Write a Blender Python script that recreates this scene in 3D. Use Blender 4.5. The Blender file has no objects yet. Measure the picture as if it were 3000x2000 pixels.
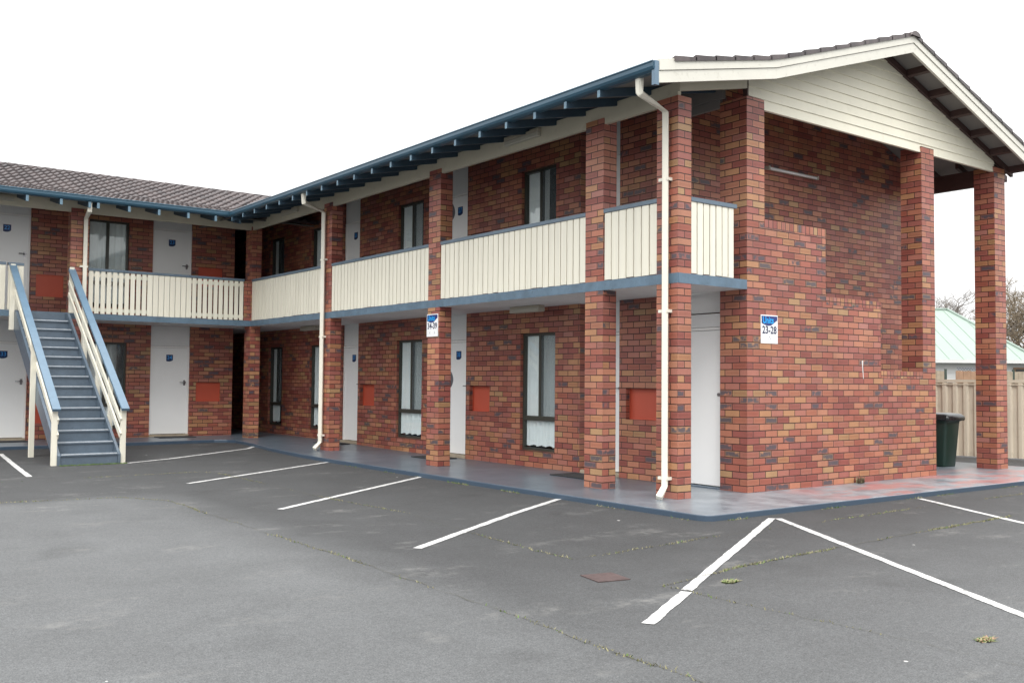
import bpy, bmesh, math, random
from mathutils import Vector, Matrix
random.seed(7)
scene = bpy.context.scene
COL = scene.collection
PI = math.pi

# ------------------------------------------------------------------ materials
def new_mat(name):
    m = bpy.data.materials.new(name); m.use_nodes = True
    nt = m.node_tree; b = nt.nodes['Principled BSDF']
    return m, nt, b

def paint(name, col, rough=0.5, var=0.08, scale=3.0, bump=0.0, bscale=60.0, spec=0.5, dirt=0.0, metallic=0.0, stretch=(1, 1, 1)):
    m, nt, b = new_mat(name); N = nt.nodes; L = nt.links
    tc = N.new('ShaderNodeTexCoord'); mp = N.new('ShaderNodeMapping'); mp.inputs['Scale'].default_value = stretch
    L.new(tc.outputs['Object'], mp.inputs['Vector'])
    n = N.new('ShaderNodeTexNoise'); n.inputs['Scale'].default_value = scale; n.inputs['Detail'].default_value = 6
    n.inputs['Roughness'].default_value = 0.65
    L.new(mp.outputs[0], n.inputs['Vector'])
    r = N.new('ShaderNodeValToRGB'); r.color_ramp.elements[0].position = 0.3; r.color_ramp.elements[1].position = 0.7
    c0 = [c * (1 - var) for c in col]; c1 = [min(1, c * (1 + var)) for c in col]
    r.color_ramp.elements[0].color = (*c0, 1); r.color_ramp.elements[1].color = (*c1, 1)
    L.new(n.outputs['Fac'], r.inputs['Fac'])
    out = r.outputs['Color']
    if dirt > 0:
        n2 = N.new('ShaderNodeTexNoise'); n2.inputs['Scale'].default_value = scale * 5; n2.inputs['Detail'].default_value = 8
        L.new(mp.outputs[0], n2.inputs['Vector'])
        r2 = N.new('ShaderNodeValToRGB'); r2.color_ramp.elements[0].position = 0.60; r2.color_ramp.elements[1].position = 0.78
        r2.color_ramp.elements[0].color = (0, 0, 0, 1); r2.color_ramp.elements[1].color = (dirt, dirt, dirt, 1)
        L.new(n2.outputs['Fac'], r2.inputs['Fac'])
        mx = N.new('ShaderNodeMixRGB'); L.new(r2.outputs['Color'], mx.inputs['Fac']); L.new(out, mx.inputs['Color1'])
        mx.inputs['Color2'].default_value = (col[0] * .45, col[1] * .42, col[2] * .36, 1); out = mx.outputs['Color']
    L.new(out, b.inputs['Base Color'])
    b.inputs['Roughness'].default_value = rough; b.inputs['Specular IOR Level'].default_value = spec
    b.inputs['Metallic'].default_value = metallic
    if bump > 0:
        n3 = N.new('ShaderNodeTexNoise'); n3.inputs['Scale'].default_value = bscale; n3.inputs['Detail'].default_value = 4
        L.new(mp.outputs[0], n3.inputs['Vector'])
        bp = N.new('ShaderNodeBump'); bp.inputs['Strength'].default_value = bump; bp.inputs['Distance'].default_value = 0.01
        L.new(n3.outputs['Fac'], bp.inputs['Height']); L.new(bp.outputs['Normal'], b.inputs['Normal'])
    return m

def math_node(nt, op, a, b=None):
    n = nt.nodes.new('ShaderNodeMath'); n.operation = op
    for i, v in enumerate((a, b)):
        if v is None: continue
        if isinstance(v, (int, float)): n.inputs[i].default_value = v
        else: nt.links.new(v, n.inputs[i])
    return n.outputs[0]

def brick_mat(name, bw=0.24, rh=0.086, offset=0.5, gain=1.0, header=False):
    m, nt, b = new_mat(name); N = nt.nodes; L = nt.links
    uv = N.new('ShaderNodeUVMap'); uv.uv_map = 'UVMap'
    # slight wobble so the courses are not ruled lines
    wn = N.new('ShaderNodeTexNoise'); wn.inputs['Scale'].default_value = 2.2; wn.inputs['Detail'].default_value = 2
    L.new(uv.outputs[0], wn.inputs['Vector'])
    ws = N.new('ShaderNodeVectorMath'); ws.operation = 'MULTIPLY_ADD'
    L.new(wn.outputs['Color'], ws.inputs[0]); ws.inputs[1].default_value = (0.008, 0.008, 0); L.new(uv.outputs[0], ws.inputs[2])
    def brick(ms, sm):
        t = N.new('ShaderNodeTexBrick'); t.offset = offset; t.offset_frequency = 2
        t.inputs['Color1'].default_value = (0, 0, 0, 1); t.inputs['Color2'].default_value = (1, 1, 1, 1)
        t.inputs['Mortar'].default_value = (0, 0, 0, 1); t.inputs['Scale'].default_value = 1
        t.inputs['Mortar Size'].default_value = ms; t.inputs['Mortar Smooth'].default_value = sm
        t.inputs['Brick Width'].default_value = bw; t.inputs['Row Height'].default_value = rh
        L.new(ws.outputs[0], t.inputs['Vector']); return t
    t1 = brick(0.0062, 0.25); t2 = brick(0.036, 1.0); t0 = brick(0.0, 0.0)
    tint = N.new('ShaderNodeSeparateColor'); L.new(t0.outputs['Color'], tint.inputs[0]); tv = tint.outputs[0]
    ramp = N.new('ShaderNodeValToRGB'); cr = ramp.color_ramp; cr.interpolation = 'CONSTANT'
    cols = [(0.0, (.345, .078, .043)), (.15, (.40, .118, .060)), (.28, (.275, .055, .040)), (.40, (.37, .112, .074)),
            (.52, (.42, .140, .070)), (.60, (.31, .078, .058)), (.72, (.42, .180, .070)), (.85, (.385, .205, .085)),
            (.885, (.40, .145, .075)), (.965, (.36, .125, .095))]
    cr.elements[0].position = 0; cr.elements[0].color = (*cols[0][1], 1)
    cr.elements[1].position = cols[1][0]; cr.elements[1].color = (*cols[1][1], 1)
    for p, c in cols[2:]:
        e = cr.elements.new(p); e.color = (*c, 1)
    L.new(tv, ramp.inputs['Fac'])
    col = ramp.outputs['Color']
    # burnt or smudged heart of some bricks
    nz = N.new('ShaderNodeTexNoise'); nz.inputs['Scale'].default_value = 11; nz.inputs['Detail'].default_value = 4
    L.new(uv.outputs[0], nz.inputs['Vector'])
    heart = math_node(nt, 'SUBTRACT', 1.0, t2.outputs['Fac'])
    pick = math_node(nt, 'GREATER_THAN', math_node(nt, 'FRACT', math_node(nt, 'MULTIPLY', tv, 17.3)), 0.55)
    hf = math_node(nt, 'MULTIPLY', math_node(nt, 'MULTIPLY', heart, pick), 0.50)
    mx = N.new('ShaderNodeMixRGB'); mx.blend_type = 'MULTIPLY'; L.new(hf, mx.inputs['Fac']); L.new(col, mx.inputs['Color1'])
    mx.inputs['Color2'].default_value = (.62, .42, .30, 1)
    pick2 = math_node(nt, 'GREATER_THAN', math_node(nt, 'FRACT', math_node(nt, 'MULTIPLY', tv, 31.7)), 0.905)
    n5 = N.new('ShaderNodeMapRange'); n5.inputs['From Min'].default_value = .34; n5.inputs['From Max'].default_value = .52
    L.new(nz.outputs['Fac'], n5.inputs['Value'])
    hf2 = math_node(nt, 'MINIMUM', math_node(nt, 'MULTIPLY', math_node(nt, 'MULTIPLY', math_node(nt, 'MULTIPLY', heart, 1.7), pick2), n5.outputs[0]), .92)
    mx2 = N.new('ShaderNodeMixRGB'); L.new(hf2, mx2.inputs['Fac']); L.new(mx.outputs[0], mx2.inputs['Color1'])
    mx2.inputs['Color2'].default_value = (.075, .065, .08, 1)
    # fine drag marks and slow variation
    nf = N.new('ShaderNodeTexNoise'); nf.inputs['Scale'].default_value = 60; nf.inputs['Detail'].default_value = 5
    L.new(uv.outputs[0], nf.inputs['Vector'])
    ns = N.new('ShaderNodeTexNoise'); ns.inputs['Scale'].default_value = .7; ns.inputs['Detail'].default_value = 3
    L.new(uv.outputs[0], ns.inputs['Vector'])
    v = math_node(nt, 'ADD', math_node(nt, 'MULTIPLY', nf.outputs['Fac'], .42), math_node(nt, 'MULTIPLY', ns.outputs['Fac'], .35))
    st = N.new('ShaderNodeMapping'); st.inputs['Scale'].default_value = (2.6, .5, 1); L.new(uv.outputs[0], st.inputs['Vector'])
    nst = N.new('ShaderNodeTexNoise'); nst.inputs['Scale'].default_value = 1.6; nst.inputs['Detail'].default_value = 5; L.new(st.outputs[0], nst.inputs['Vector'])
    v = math_node(nt, 'ADD', v, math_node(nt, 'MULTIPLY', nst.outputs['Fac'], .45))
    v = math_node(nt, 'MULTIPLY', math_node(nt, 'ADD', v, .38), gain)
    hsv = N.new('ShaderNodeHueSaturation'); L.new(v, hsv.inputs['Value']); L.new(mx2.outputs[0], hsv.inputs['Color'])
    hsv.inputs['Saturation'].default_value = 0.90; hsv.inputs['Hue'].default_value = 0.5025
    mo = N.new('ShaderNodeMixRGB'); L.new(t1.outputs['Fac'], mo.inputs['Fac']); L.new(hsv.outputs[0], mo.inputs['Color1'])
    mo.inputs['Color2'].default_value = (.045, .018, .014, 1)
    L.new(mo.outputs[0], b.inputs['Base Color'])
    rr = math_node(nt, 'ADD', math_node(nt, 'MULTIPLY', nf.outputs['Fac'], .25), .34)
    L.new(rr, b.inputs['Roughness'])
    hgt = math_node(nt, 'ADD', math_node(nt, 'SUBTRACT', 1.0, t1.outputs['Fac']), math_node(nt, 'MULTIPLY', nf.outputs['Fac'], .12))
    bp = N.new('ShaderNodeBump'); bp.inputs['Strength'].default_value = 1.0; bp.inputs['Distance'].default_value = .012
    L.new(hgt, bp.inputs['Height']); L.new(bp.outputs['Normal'], b.inputs['Normal'])
    return m

def asphalt_mat():
    m, nt, b = new_mat('asphalt'); N = nt.nodes; L = nt.links
    tc = N.new('ShaderNodeTexCoord'); sp = N.new('ShaderNodeSeparateXYZ'); L.new(tc.outputs['Object'], sp.inputs[0])
    X, Y = sp.outputs[0], sp.outputs[1]
    wob = N.new('ShaderNodeTexNoise'); wob.inputs['Scale'].default_value = .9; wob.inputs['Detail'].default_value = 4
    L.new(tc.outputs['Object'], wob.inputs['Vector'])
    wv = math_node(nt, 'MULTIPLY', math_node(nt, 'SUBTRACT', wob.outputs['Fac'], .5), .5)
    def below(v, c, w=.12):
        n = N.new('ShaderNodeMapRange'); n.inputs['From Min'].default_value = c + w; n.inputs['From Max'].default_value = c - w
        L.new(math_node(nt, 'ADD', v, wv), n.inputs['Value']); return n.outputs[0]
    # the older driveway sheet is paler than the bays beside the building
    old = math_node(nt, 'MAXIMUM', math_node(nt, 'MULTIPLY', below(X, -6.05, .5), below(Y, 4.3, .3)), math_node(nt, 'MULTIPLY', below(Y, -3.6, 1.6), .85))
    base = N.new('ShaderNodeMixRGB'); L.new(old, base.inputs['Fac'])
    base.inputs['Color1'].default_value = (.050, .0515, .053, 1); base.inputs['Color2'].default_value = (.103, .107, .109, 1)
    def noise(s, d, lo, hi, a, bb, vec=None):
        n = N.new('ShaderNodeTexNoise'); n.inputs['Scale'].default_value = s; n.inputs['Detail'].default_value = d
        n.inputs['Roughness'].default_value = .6
        L.new(vec or tc.outputs['Object'], n.inputs['Vector'])
        r = N.new('ShaderNodeMapRange'); r.inputs['From Min'].default_value = lo; r.inputs['From Max'].default_value = hi
        r.inputs['To Min'].default_value = a; r.inputs['To Max'].default_value = bb; L.new(n.outputs['Fac'], r.inputs['Value']); return r.outputs[0]
    v = math_node(nt, 'MULTIPLY', noise(.35, 5, .3, .7, .92, 1.08), noise(1.7, 7, .3, .7, .90, 1.10))
    v = math_node(nt, 'MULTIPLY', v, noise(42, 5, .3, .7, .78, 1.24))
    v = math_node(nt, 'MULTIPLY', v, noise(110, 3, .3, .7, .55, 1.50))
    # dark oil marks and damp patches in the bays
    v = math_node(nt, 'MULTIPLY', v, noise(.8, 3, .60, .74, 1, .72))
    hsv = N.new('ShaderNodeHueSaturation'); L.new(v, hsv.inputs['Value']); L.new(base.outputs[0], hsv.inputs['Color'])
    # scuffed pale patches
    mp = N.new('ShaderNodeMapping'); mp.inputs['Scale'].default_value = (1, 2.2, 1); L.new(tc.outputs['Object'], mp.inputs['Vector'])
    pale = math_node(nt, 'MULTIPLY', noise(.9, 5, .57, .74, 0, .5, mp.outputs[0]), noise(9, 5, .42, .62, 0, 1))
    mx = N.new('ShaderNodeMixRGB'); L.new(pale, mx.inputs['Fac']); L.new(hsv.outputs[0], mx.inputs['Color1'])
    mx.inputs['Color2'].default_value = (.27, .265, .25, 1)
    # sparse pale stones and drips
    vo = N.new('ShaderNodeTexVoronoi'); vo.inputs['Scale'].default_value = 2.6; L.new(tc.outputs['Object'], vo.inputs['Vector'])
    sm = N.new('ShaderNodeSeparateColor'); L.new(vo.outputs['Color'], sm.inputs[0])
    dot = math_node(nt, 'MULTIPLY', math_node(nt, 'LESS_THAN', vo.outputs['Distance'], .045), math_node(nt, 'GREATER_THAN', sm.outputs[0], .90))
    mx2 = N.new('ShaderNodeMixRGB'); L.new(dot, mx2.inputs['Fac']); L.new(mx.outputs[0], mx2.inputs['Color1'])
    mx2.inputs['Color2'].default_value = (.5, .5, .48, 1)
    L.new(mx2.outputs[0], b.inputs['Base Color'])
    b.inputs['Roughness'].default_value = .72; b.inputs['Specular IOR Level'].default_value = .42
    n = N.new('ShaderNodeTexNoise'); n.inputs['Scale'].default_value = 150; n.inputs['Detail'].default_value = 3
    L.new(tc.outputs['Object'], n.inputs['Vector'])
    bp = N.new('ShaderNodeBump'); bp.inputs['Strength'].default_value = .55; bp.inputs['Distance'].default_value = .01
    L.new(n.outputs['Fac'], bp.inputs['Height']); L.new(bp.outputs['Normal'], b.inputs['Normal'])
    return m

def footpath_mat():
    m, nt, b = new_mat('painted concrete path'); N = nt.nodes; L = nt.links
    tc = N.new('ShaderNodeTexCoord'); sp = N.new('ShaderNodeSeparateXYZ'); L.new(tc.outputs['Object'], sp.inputs[0])
    n = N.new('ShaderNodeTexNoise'); n.inputs['Scale'].default_value = 1.3; n.inputs['Detail'].default_value = 7
    L.new(tc.outputs['Object'], n.inputs['Vector'])
    r = N.new('ShaderNodeValToRGB'); r.color_ramp.elements[0].position = .3; r.color_ramp.elements[1].position = .72
    r.color_ramp.elements[0].color = (.075, .098, .124, 1); r.color_ramp.elements[1].color = (.115, .142, .172, 1)
    L.new(n.outputs['Fac'], r.inputs['Fac'])
    # worn edge by the corner and along the end wall: pale, then old pink-red paint
    mx_ = N.new('ShaderNodeMapRange'); mx_.inputs['From Min'].default_value = -2.9; mx_.inputs['From Max'].default_value = -.6
    L.new(sp.outputs[0], mx_.inputs['Value'])
    my = N.new('ShaderNodeMapRange'); my.inputs['From Min'].default_value = 1.6; my.inputs['From Max'].default_value = -.4
    L.new(sp.outputs[1], my.inputs['Value'])
    w = math_node(nt, 'MULTIPLY', mx_.outputs[0], my.outputs[0])
    n2 = N.new('ShaderNodeTexNoise'); n2.inputs['Scale'].default_value = 2.1; n2.inputs['Detail'].default_value = 8; n2.inputs['Roughness'].default_value = .7
    L.new(tc.outputs['Object'], n2.inputs['Vector'])
    wf = N.new('ShaderNodeMapRange'); wf.inputs['From Min'].default_value = .30; wf.inputs['From Max'].default_value = .6
    wf.inputs['To Max'].default_value = .75; L.new(n2.outputs['Fac'], wf.inputs['Value'])
    m1 = N.new('ShaderNodeMixRGB'); L.new(math_node(nt, 'MULTIPLY', w, wf.outputs[0]), m1.inputs['Fac'])
    L.new(r.outputs['Color'], m1.inputs['Color1']); m1.inputs['Color2'].default_value = (.38, .41, .435, 1)
    n3 = N.new('ShaderNodeTexNoise'); n3.inputs['Scale'].default_value = 1.5; n3.inputs['Detail'].default_value = 9; n3.inputs['Roughness'].default_value = .68
    mp = N.new('ShaderNodeMapping'); mp.inputs['Location'].default_value = (3.3, 5.1, 0); mp.inputs['Scale'].default_value = (.7, 1.6, 1)
    L.new(tc.outputs['Object'], mp.inputs['Vector']); L.new(mp.outputs[0], n3.inputs['Vector'])
    rf = N.new('ShaderNodeMapRange'); rf.inputs['From Min'].default_value = .47; rf.inputs['From Max'].default_value = .56
    L.new(n3.outputs['Fac'], rf.inputs['Value'])
    mr = N.new('ShaderNodeMapRange'); mr.inputs['From Min'].default_value = .1; mr.inputs['From Max'].default_value = 1.2
    L.new(sp.outputs[0], mr.inputs['Value'])
    my2 = N.new('ShaderNodeMapRange'); my2.inputs['From Min'].default_value = .6; my2.inputs['From Max'].default_value = -.1
    L.new(sp.outputs[1], my2.inputs['Value'])
    f3 = math_node(nt, 'MULTIPLY', math_node(nt, 'MULTIPLY', rf.outputs[0], mr.outputs[0]), math_node(nt, 'MULTIPLY', my2.outputs[0], .75))
    m2 = N.new('ShaderNodeMixRGB'); L.new(f3, m2.inputs['Fac']); L.new(m1.outputs[0], m2.inputs['Color1'])
    m2.inputs['Color2'].default_value = (.42, .17, .16, 1)
    # the kerb face keeps its darker paint
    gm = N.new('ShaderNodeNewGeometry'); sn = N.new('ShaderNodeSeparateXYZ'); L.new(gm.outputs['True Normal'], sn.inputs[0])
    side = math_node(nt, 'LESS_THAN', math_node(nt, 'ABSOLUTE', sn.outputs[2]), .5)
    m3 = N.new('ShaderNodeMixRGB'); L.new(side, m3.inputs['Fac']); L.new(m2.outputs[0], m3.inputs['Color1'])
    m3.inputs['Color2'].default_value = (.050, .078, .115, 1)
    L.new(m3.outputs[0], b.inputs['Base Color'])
    rr = N.new('ShaderNodeMapRange'); rr.inputs['To Min'].default_value = .20; rr.inputs['To Max'].default_value = .44
    L.new(n2.outputs['Fac'], rr.inputs['Value']); L.new(rr.outputs[0], b.inputs['Roughness'])
    bp = N.new('ShaderNodeBump'); bp.inputs['Strength'].default_value = .15; bp.inputs['Distance'].default_value = .01
    L.new(n2.outputs['Fac'], bp.inputs['Height']); L.new(bp.outputs['Normal'], b.inputs['Normal'])
    return m

def tile_mat():
    m, nt, b = new_mat('concrete roof tile'); N = nt.nodes; L = nt.links
    tc = N.new('ShaderNodeTexCoord')
    vo = N.new('ShaderNodeTexVoronoi'); vo.inputs['Scale'].default_value = 3.2; L.new(tc.outputs['Object'], vo.inputs['Vector'])
    s = N.new('ShaderNodeSeparateColor'); L.new(vo.outputs['Color'], s.inputs[0])
    n = N.new('ShaderNodeTexNoise'); n.inputs['Scale'].default_value = 9; n.inputs['Detail'].default_value = 6; L.new(tc.outputs['Object'], n.inputs['Vector'])
    f = math_node(nt, 'ADD', math_node(nt, 'MULTIPLY', s.outputs[0], .35), math_node(nt, 'MULTIPLY', n.outputs['Fac'], .65))
    r = N.new('ShaderNodeValToRGB'); r.color_ramp.elements[0].position = .25; r.color_ramp.elements[1].position = .8
    r.color_ramp.elements[0].color = (.036, .029, .031, 1); r.color_ramp.elements[1].color = (.105, .082, .080, 1)
    L.new(f, r.inputs['Fac']); L.new(r.outputs['Color'], b.inputs['Base Color']); b.inputs['Roughness'].default_value = .36
    return m

def glass_mat():
    m = bpy.data.materials.new('window glass'); m.use_nodes = True; nt = m.node_tree; N = nt.nodes; L = nt.links
    N.remove(N['Principled BSDF']); out = N['Material Output']
    tr = N.new('ShaderNodeBsdfTransparent'); tr.inputs['Color'].default_value = (.93, .97, .97, 1)
    gl = N.new('ShaderNodeBsdfGlossy'); gl.inputs['Roughness'].default_value = .02; gl.inputs['Color'].default_value = (.95, 1, 1, 1)
    lw = N.new('ShaderNodeLayerWeight'); lw.inputs['Blend'].default_value = .5
    f = math_node(nt, 'ADD', math_node(nt, 'MULTIPLY', math_node(nt, 'POWER', lw.outputs['Facing'], 4.0), .9), .09)
    n = N.new('ShaderNodeTexNoise'); n.inputs['Scale'].default_value = 1.5
    bp = N.new('ShaderNodeBump'); bp.inputs['Strength'].default_value = .04; bp.inputs['Distance'].default_value = .05
    tc = N.new('ShaderNodeTexCoord'); L.new(tc.outputs['Object'], n.inputs['Vector']); L.new(n.outputs['Fac'], bp.inputs['Height'])
    L.new(bp.outputs['Normal'], gl.inputs['Normal'])
    mx = N.new('ShaderNodeMixShader'); L.new(f, mx.inputs[0]); L.new(tr.outputs[0], mx.inputs[1]); L.new(gl.outputs[0], mx.inputs[2])
    L.new(mx.outputs[0], out.inputs['Surface']); return m

def screen_mat():
    m = bpy.data.materials.new('fly screen mesh'); m.use_nodes = True; nt = m.node_tree; N = nt.nodes; L = nt.links
    b = N['Principled BSDF']; out = N['Material Output']
    b.inputs['Base Color'].default_value = (.16, .19, .20, 1); b.inputs['Roughness'].default_value = .7
    tr = N.new('ShaderNodeBsdfTransparent'); mx = N.new('ShaderNodeMixShader'); mx.inputs[0].default_value = .40
    L.new(tr.outputs[0], mx.inputs[1]); L.new(b.outputs[0], mx.inputs[2]); L.new(mx.outputs[0], out.inputs['Surface']); return m

def line_mat():
    m, nt, b = new_mat('worn line paint'); N = nt.nodes; L = nt.links
    tc = N.new('ShaderNodeTexCoord')
    n = N.new('ShaderNodeTexNoise'); n.inputs['Scale'].default_value = 28; n.inputs['Detail'].default_value = 8; n.inputs['Roughness'].default_value = .75
    L.new(tc.outputs['Object'], n.inputs['Vector'])
    r = N.new('ShaderNodeValToRGB'); r.color_ramp.elements[0].position = .38; r.color_ramp.elements[1].position = .52
    r.color_ramp.elements[0].color = (.22, .22, .21, 1); r.color_ramp.elements[1].color = (.62, .62, .61, 1)
    L.new(n.outputs['Fac'], r.inputs['Fac']); L.new(r.outputs['Color'], b.inputs['Base Color']); b.inputs['Roughness'].default_value = .65
    return m

BRICK = brick_mat('face brick')
BRICKH = brick_mat('brick on edge', bw=0.086, rh=0.5, offset=0.0)
CREAM = paint('cream timber paint', (.75, .72, .61), .42, .075, 1.3, .06, 40, dirt=.3, stretch=(7, 7, .25))
CREAMB = paint('cream beam paint', (.56, .52, .41), .45, .06, 1.5, .05, 40, dirt=.2)
CREAMP = paint('cream downpipe enamel', (.76, .73, .63), .35, .05, 3, 0)
BARGE = paint('white cream barge paint', (.66, .645, .57), .45, .04, 3, .08, 50, dirt=.35)
BLUEG = paint('blue gutter enamel', (.030, .082, .125), .32, .12, 2)
BLUER = paint('blue rafter paint', (.032, .062, .092), .45, .15, 6, dirt=.2)
BLUEND = paint('sky lit rafter end paint', (.12, .20, .26), .5, .2, 20, dirt=.3)  # same rafter paint, with sky light on the end faces put into the colour
BLUESL = paint('blue slab edge paint', (.100, .158, .215), .5, .22, 4, .15, 50, dirt=.5)
BLUERAIL = paint('grey blue top rail paint', (.11, .155, .20), .4, .12, 4, dirt=.25)
BLUEH = paint('light blue handrail paint', (.125, .20, .275), .32, .08, 5, .05, dirt=.2)
BLUEST = paint('blue grey stair paint', (.098, .132, .170), .34, .14, 5, .12, 60, dirt=.4)
NOSE = paint('worn sky lit stair nosing', (.48, .52, .56), .35, .2, 12)  # worn edge line, with sky brightness on the nosings painted in as well
DOORW = paint('white door paint', (.86, .87, .86), .38, .02, 1)
FRAMEW = paint('white door frame paint', (.86, .86, .84), .4, .03, 2)
PANELW = paint('white infill panel', (.74, .755, .75), .5, .03, 2)
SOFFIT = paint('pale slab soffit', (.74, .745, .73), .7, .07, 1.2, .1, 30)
SOFFG = paint('grey eave lining', (.20, .19, .18), .7, .06, 1.5)
SIDING = paint('cream weatherboard', (.76, .73, .60), .48, .05, 1.2, .04, 40, dirt=.2)
BROWN = paint('dark brown stained timber', (.060, .030, .027), .55, .2, 6, .1, 40)
OLIVE = paint('dark olive aluminium', (.045, .045, .036), .4, .1, 3)
ORANGE = paint('orange red panel paint', (.50, .085, .045), .48, .05, 2, .03)
CURT = paint('white curtain cloth', (.84, .87, .87), .8, .04, 4)
METAL = paint('satin metal', (.30, .30, .31), .3, .05, 5, metallic=.9)
MATB = paint('black rubber mat', (.022, .024, .026), .8, .2, 30, .3, 80)
ASH = paint('grey powder coat', (.14, .15, .17), .45, .05, 5)
LIGHTP = paint('aged light diffuser', (.46, .44, .37), .45, .05, 4)
LIGHTC = paint('light casing', (.42, .38, .30), .5, .1, 4)
BIN = paint('dark green bin plastic', (.008, .028, .021), .38, .08, 5)
BINL = paint('black bin lid plastic', (.012, .013, .015), .25, .1, 5)
FENCE = paint('beige steel fence', (.60, .53, .42), .45, .07, 1.5, dirt=.3)
GREENR = paint('pale green iron roof', (.27, .345, .295), .45, .04, .5)
WBOARD = paint('white weatherboard', (.66, .67, .65), .55, .04, 1)
TIMB = paint('orange brown timber', (.34, .21, .13), .7, .25, 4)
TIMG = paint('grey brown timber', (.36, .30, .22), .75, .2, 5)
POSTD = paint('dark green post', (.04, .06, .045), .5, .1, 4)
BARK = paint('grey brown bark', (.17, .145, .12), .85, .2, 6)
BARK2 = paint('tan twig bark', (.24, .19, .13), .85, .2, 6)
CRACK = paint('crack grime', (.085, .082, .060), .9, .3, 20)
GRASS = paint('dry yellow green grass', (.25, .235, .13), .8, .4, 8)
GRASSG = paint('green weed leaf', (.11, .18, .04), .7, .3, 8)
WEEDD = paint('dark dry weed', (.11, .075, .045), .8, .3, 8)
COVER = paint('dull red cover', (.078, .052, .050), .6, .3, 14, .2, 60)
NAVY = paint('navy sign ink', (.012, .03, .17), .35, .03, 3)
CYAN = paint('bright blue sign ink', (.01, .42, .95), .35, .02, 3)
INK = paint('dark navy lettering', (.015, .02, .07), .4, .02, 3)
SIGNW = paint('white sign face', (.84, .85, .86), .3, .02, 3)
FAINT = paint('faint grey arrow', (.45, .47, .50), .4, .02, 3)
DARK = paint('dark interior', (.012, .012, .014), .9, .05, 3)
PLATE = paint('navy door plate', (.008, .035, .12), .35, .03, 3)
DIGIT = paint('blue door digits', (.05, .32, .80), .35, .02, 3)
TILE = tile_mat(); ASPH = asphalt_mat(); PATH = footpath_mat(); GLASS = glass_mat(); SCREEN = screen_mat(); LINE = line_mat()

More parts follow.
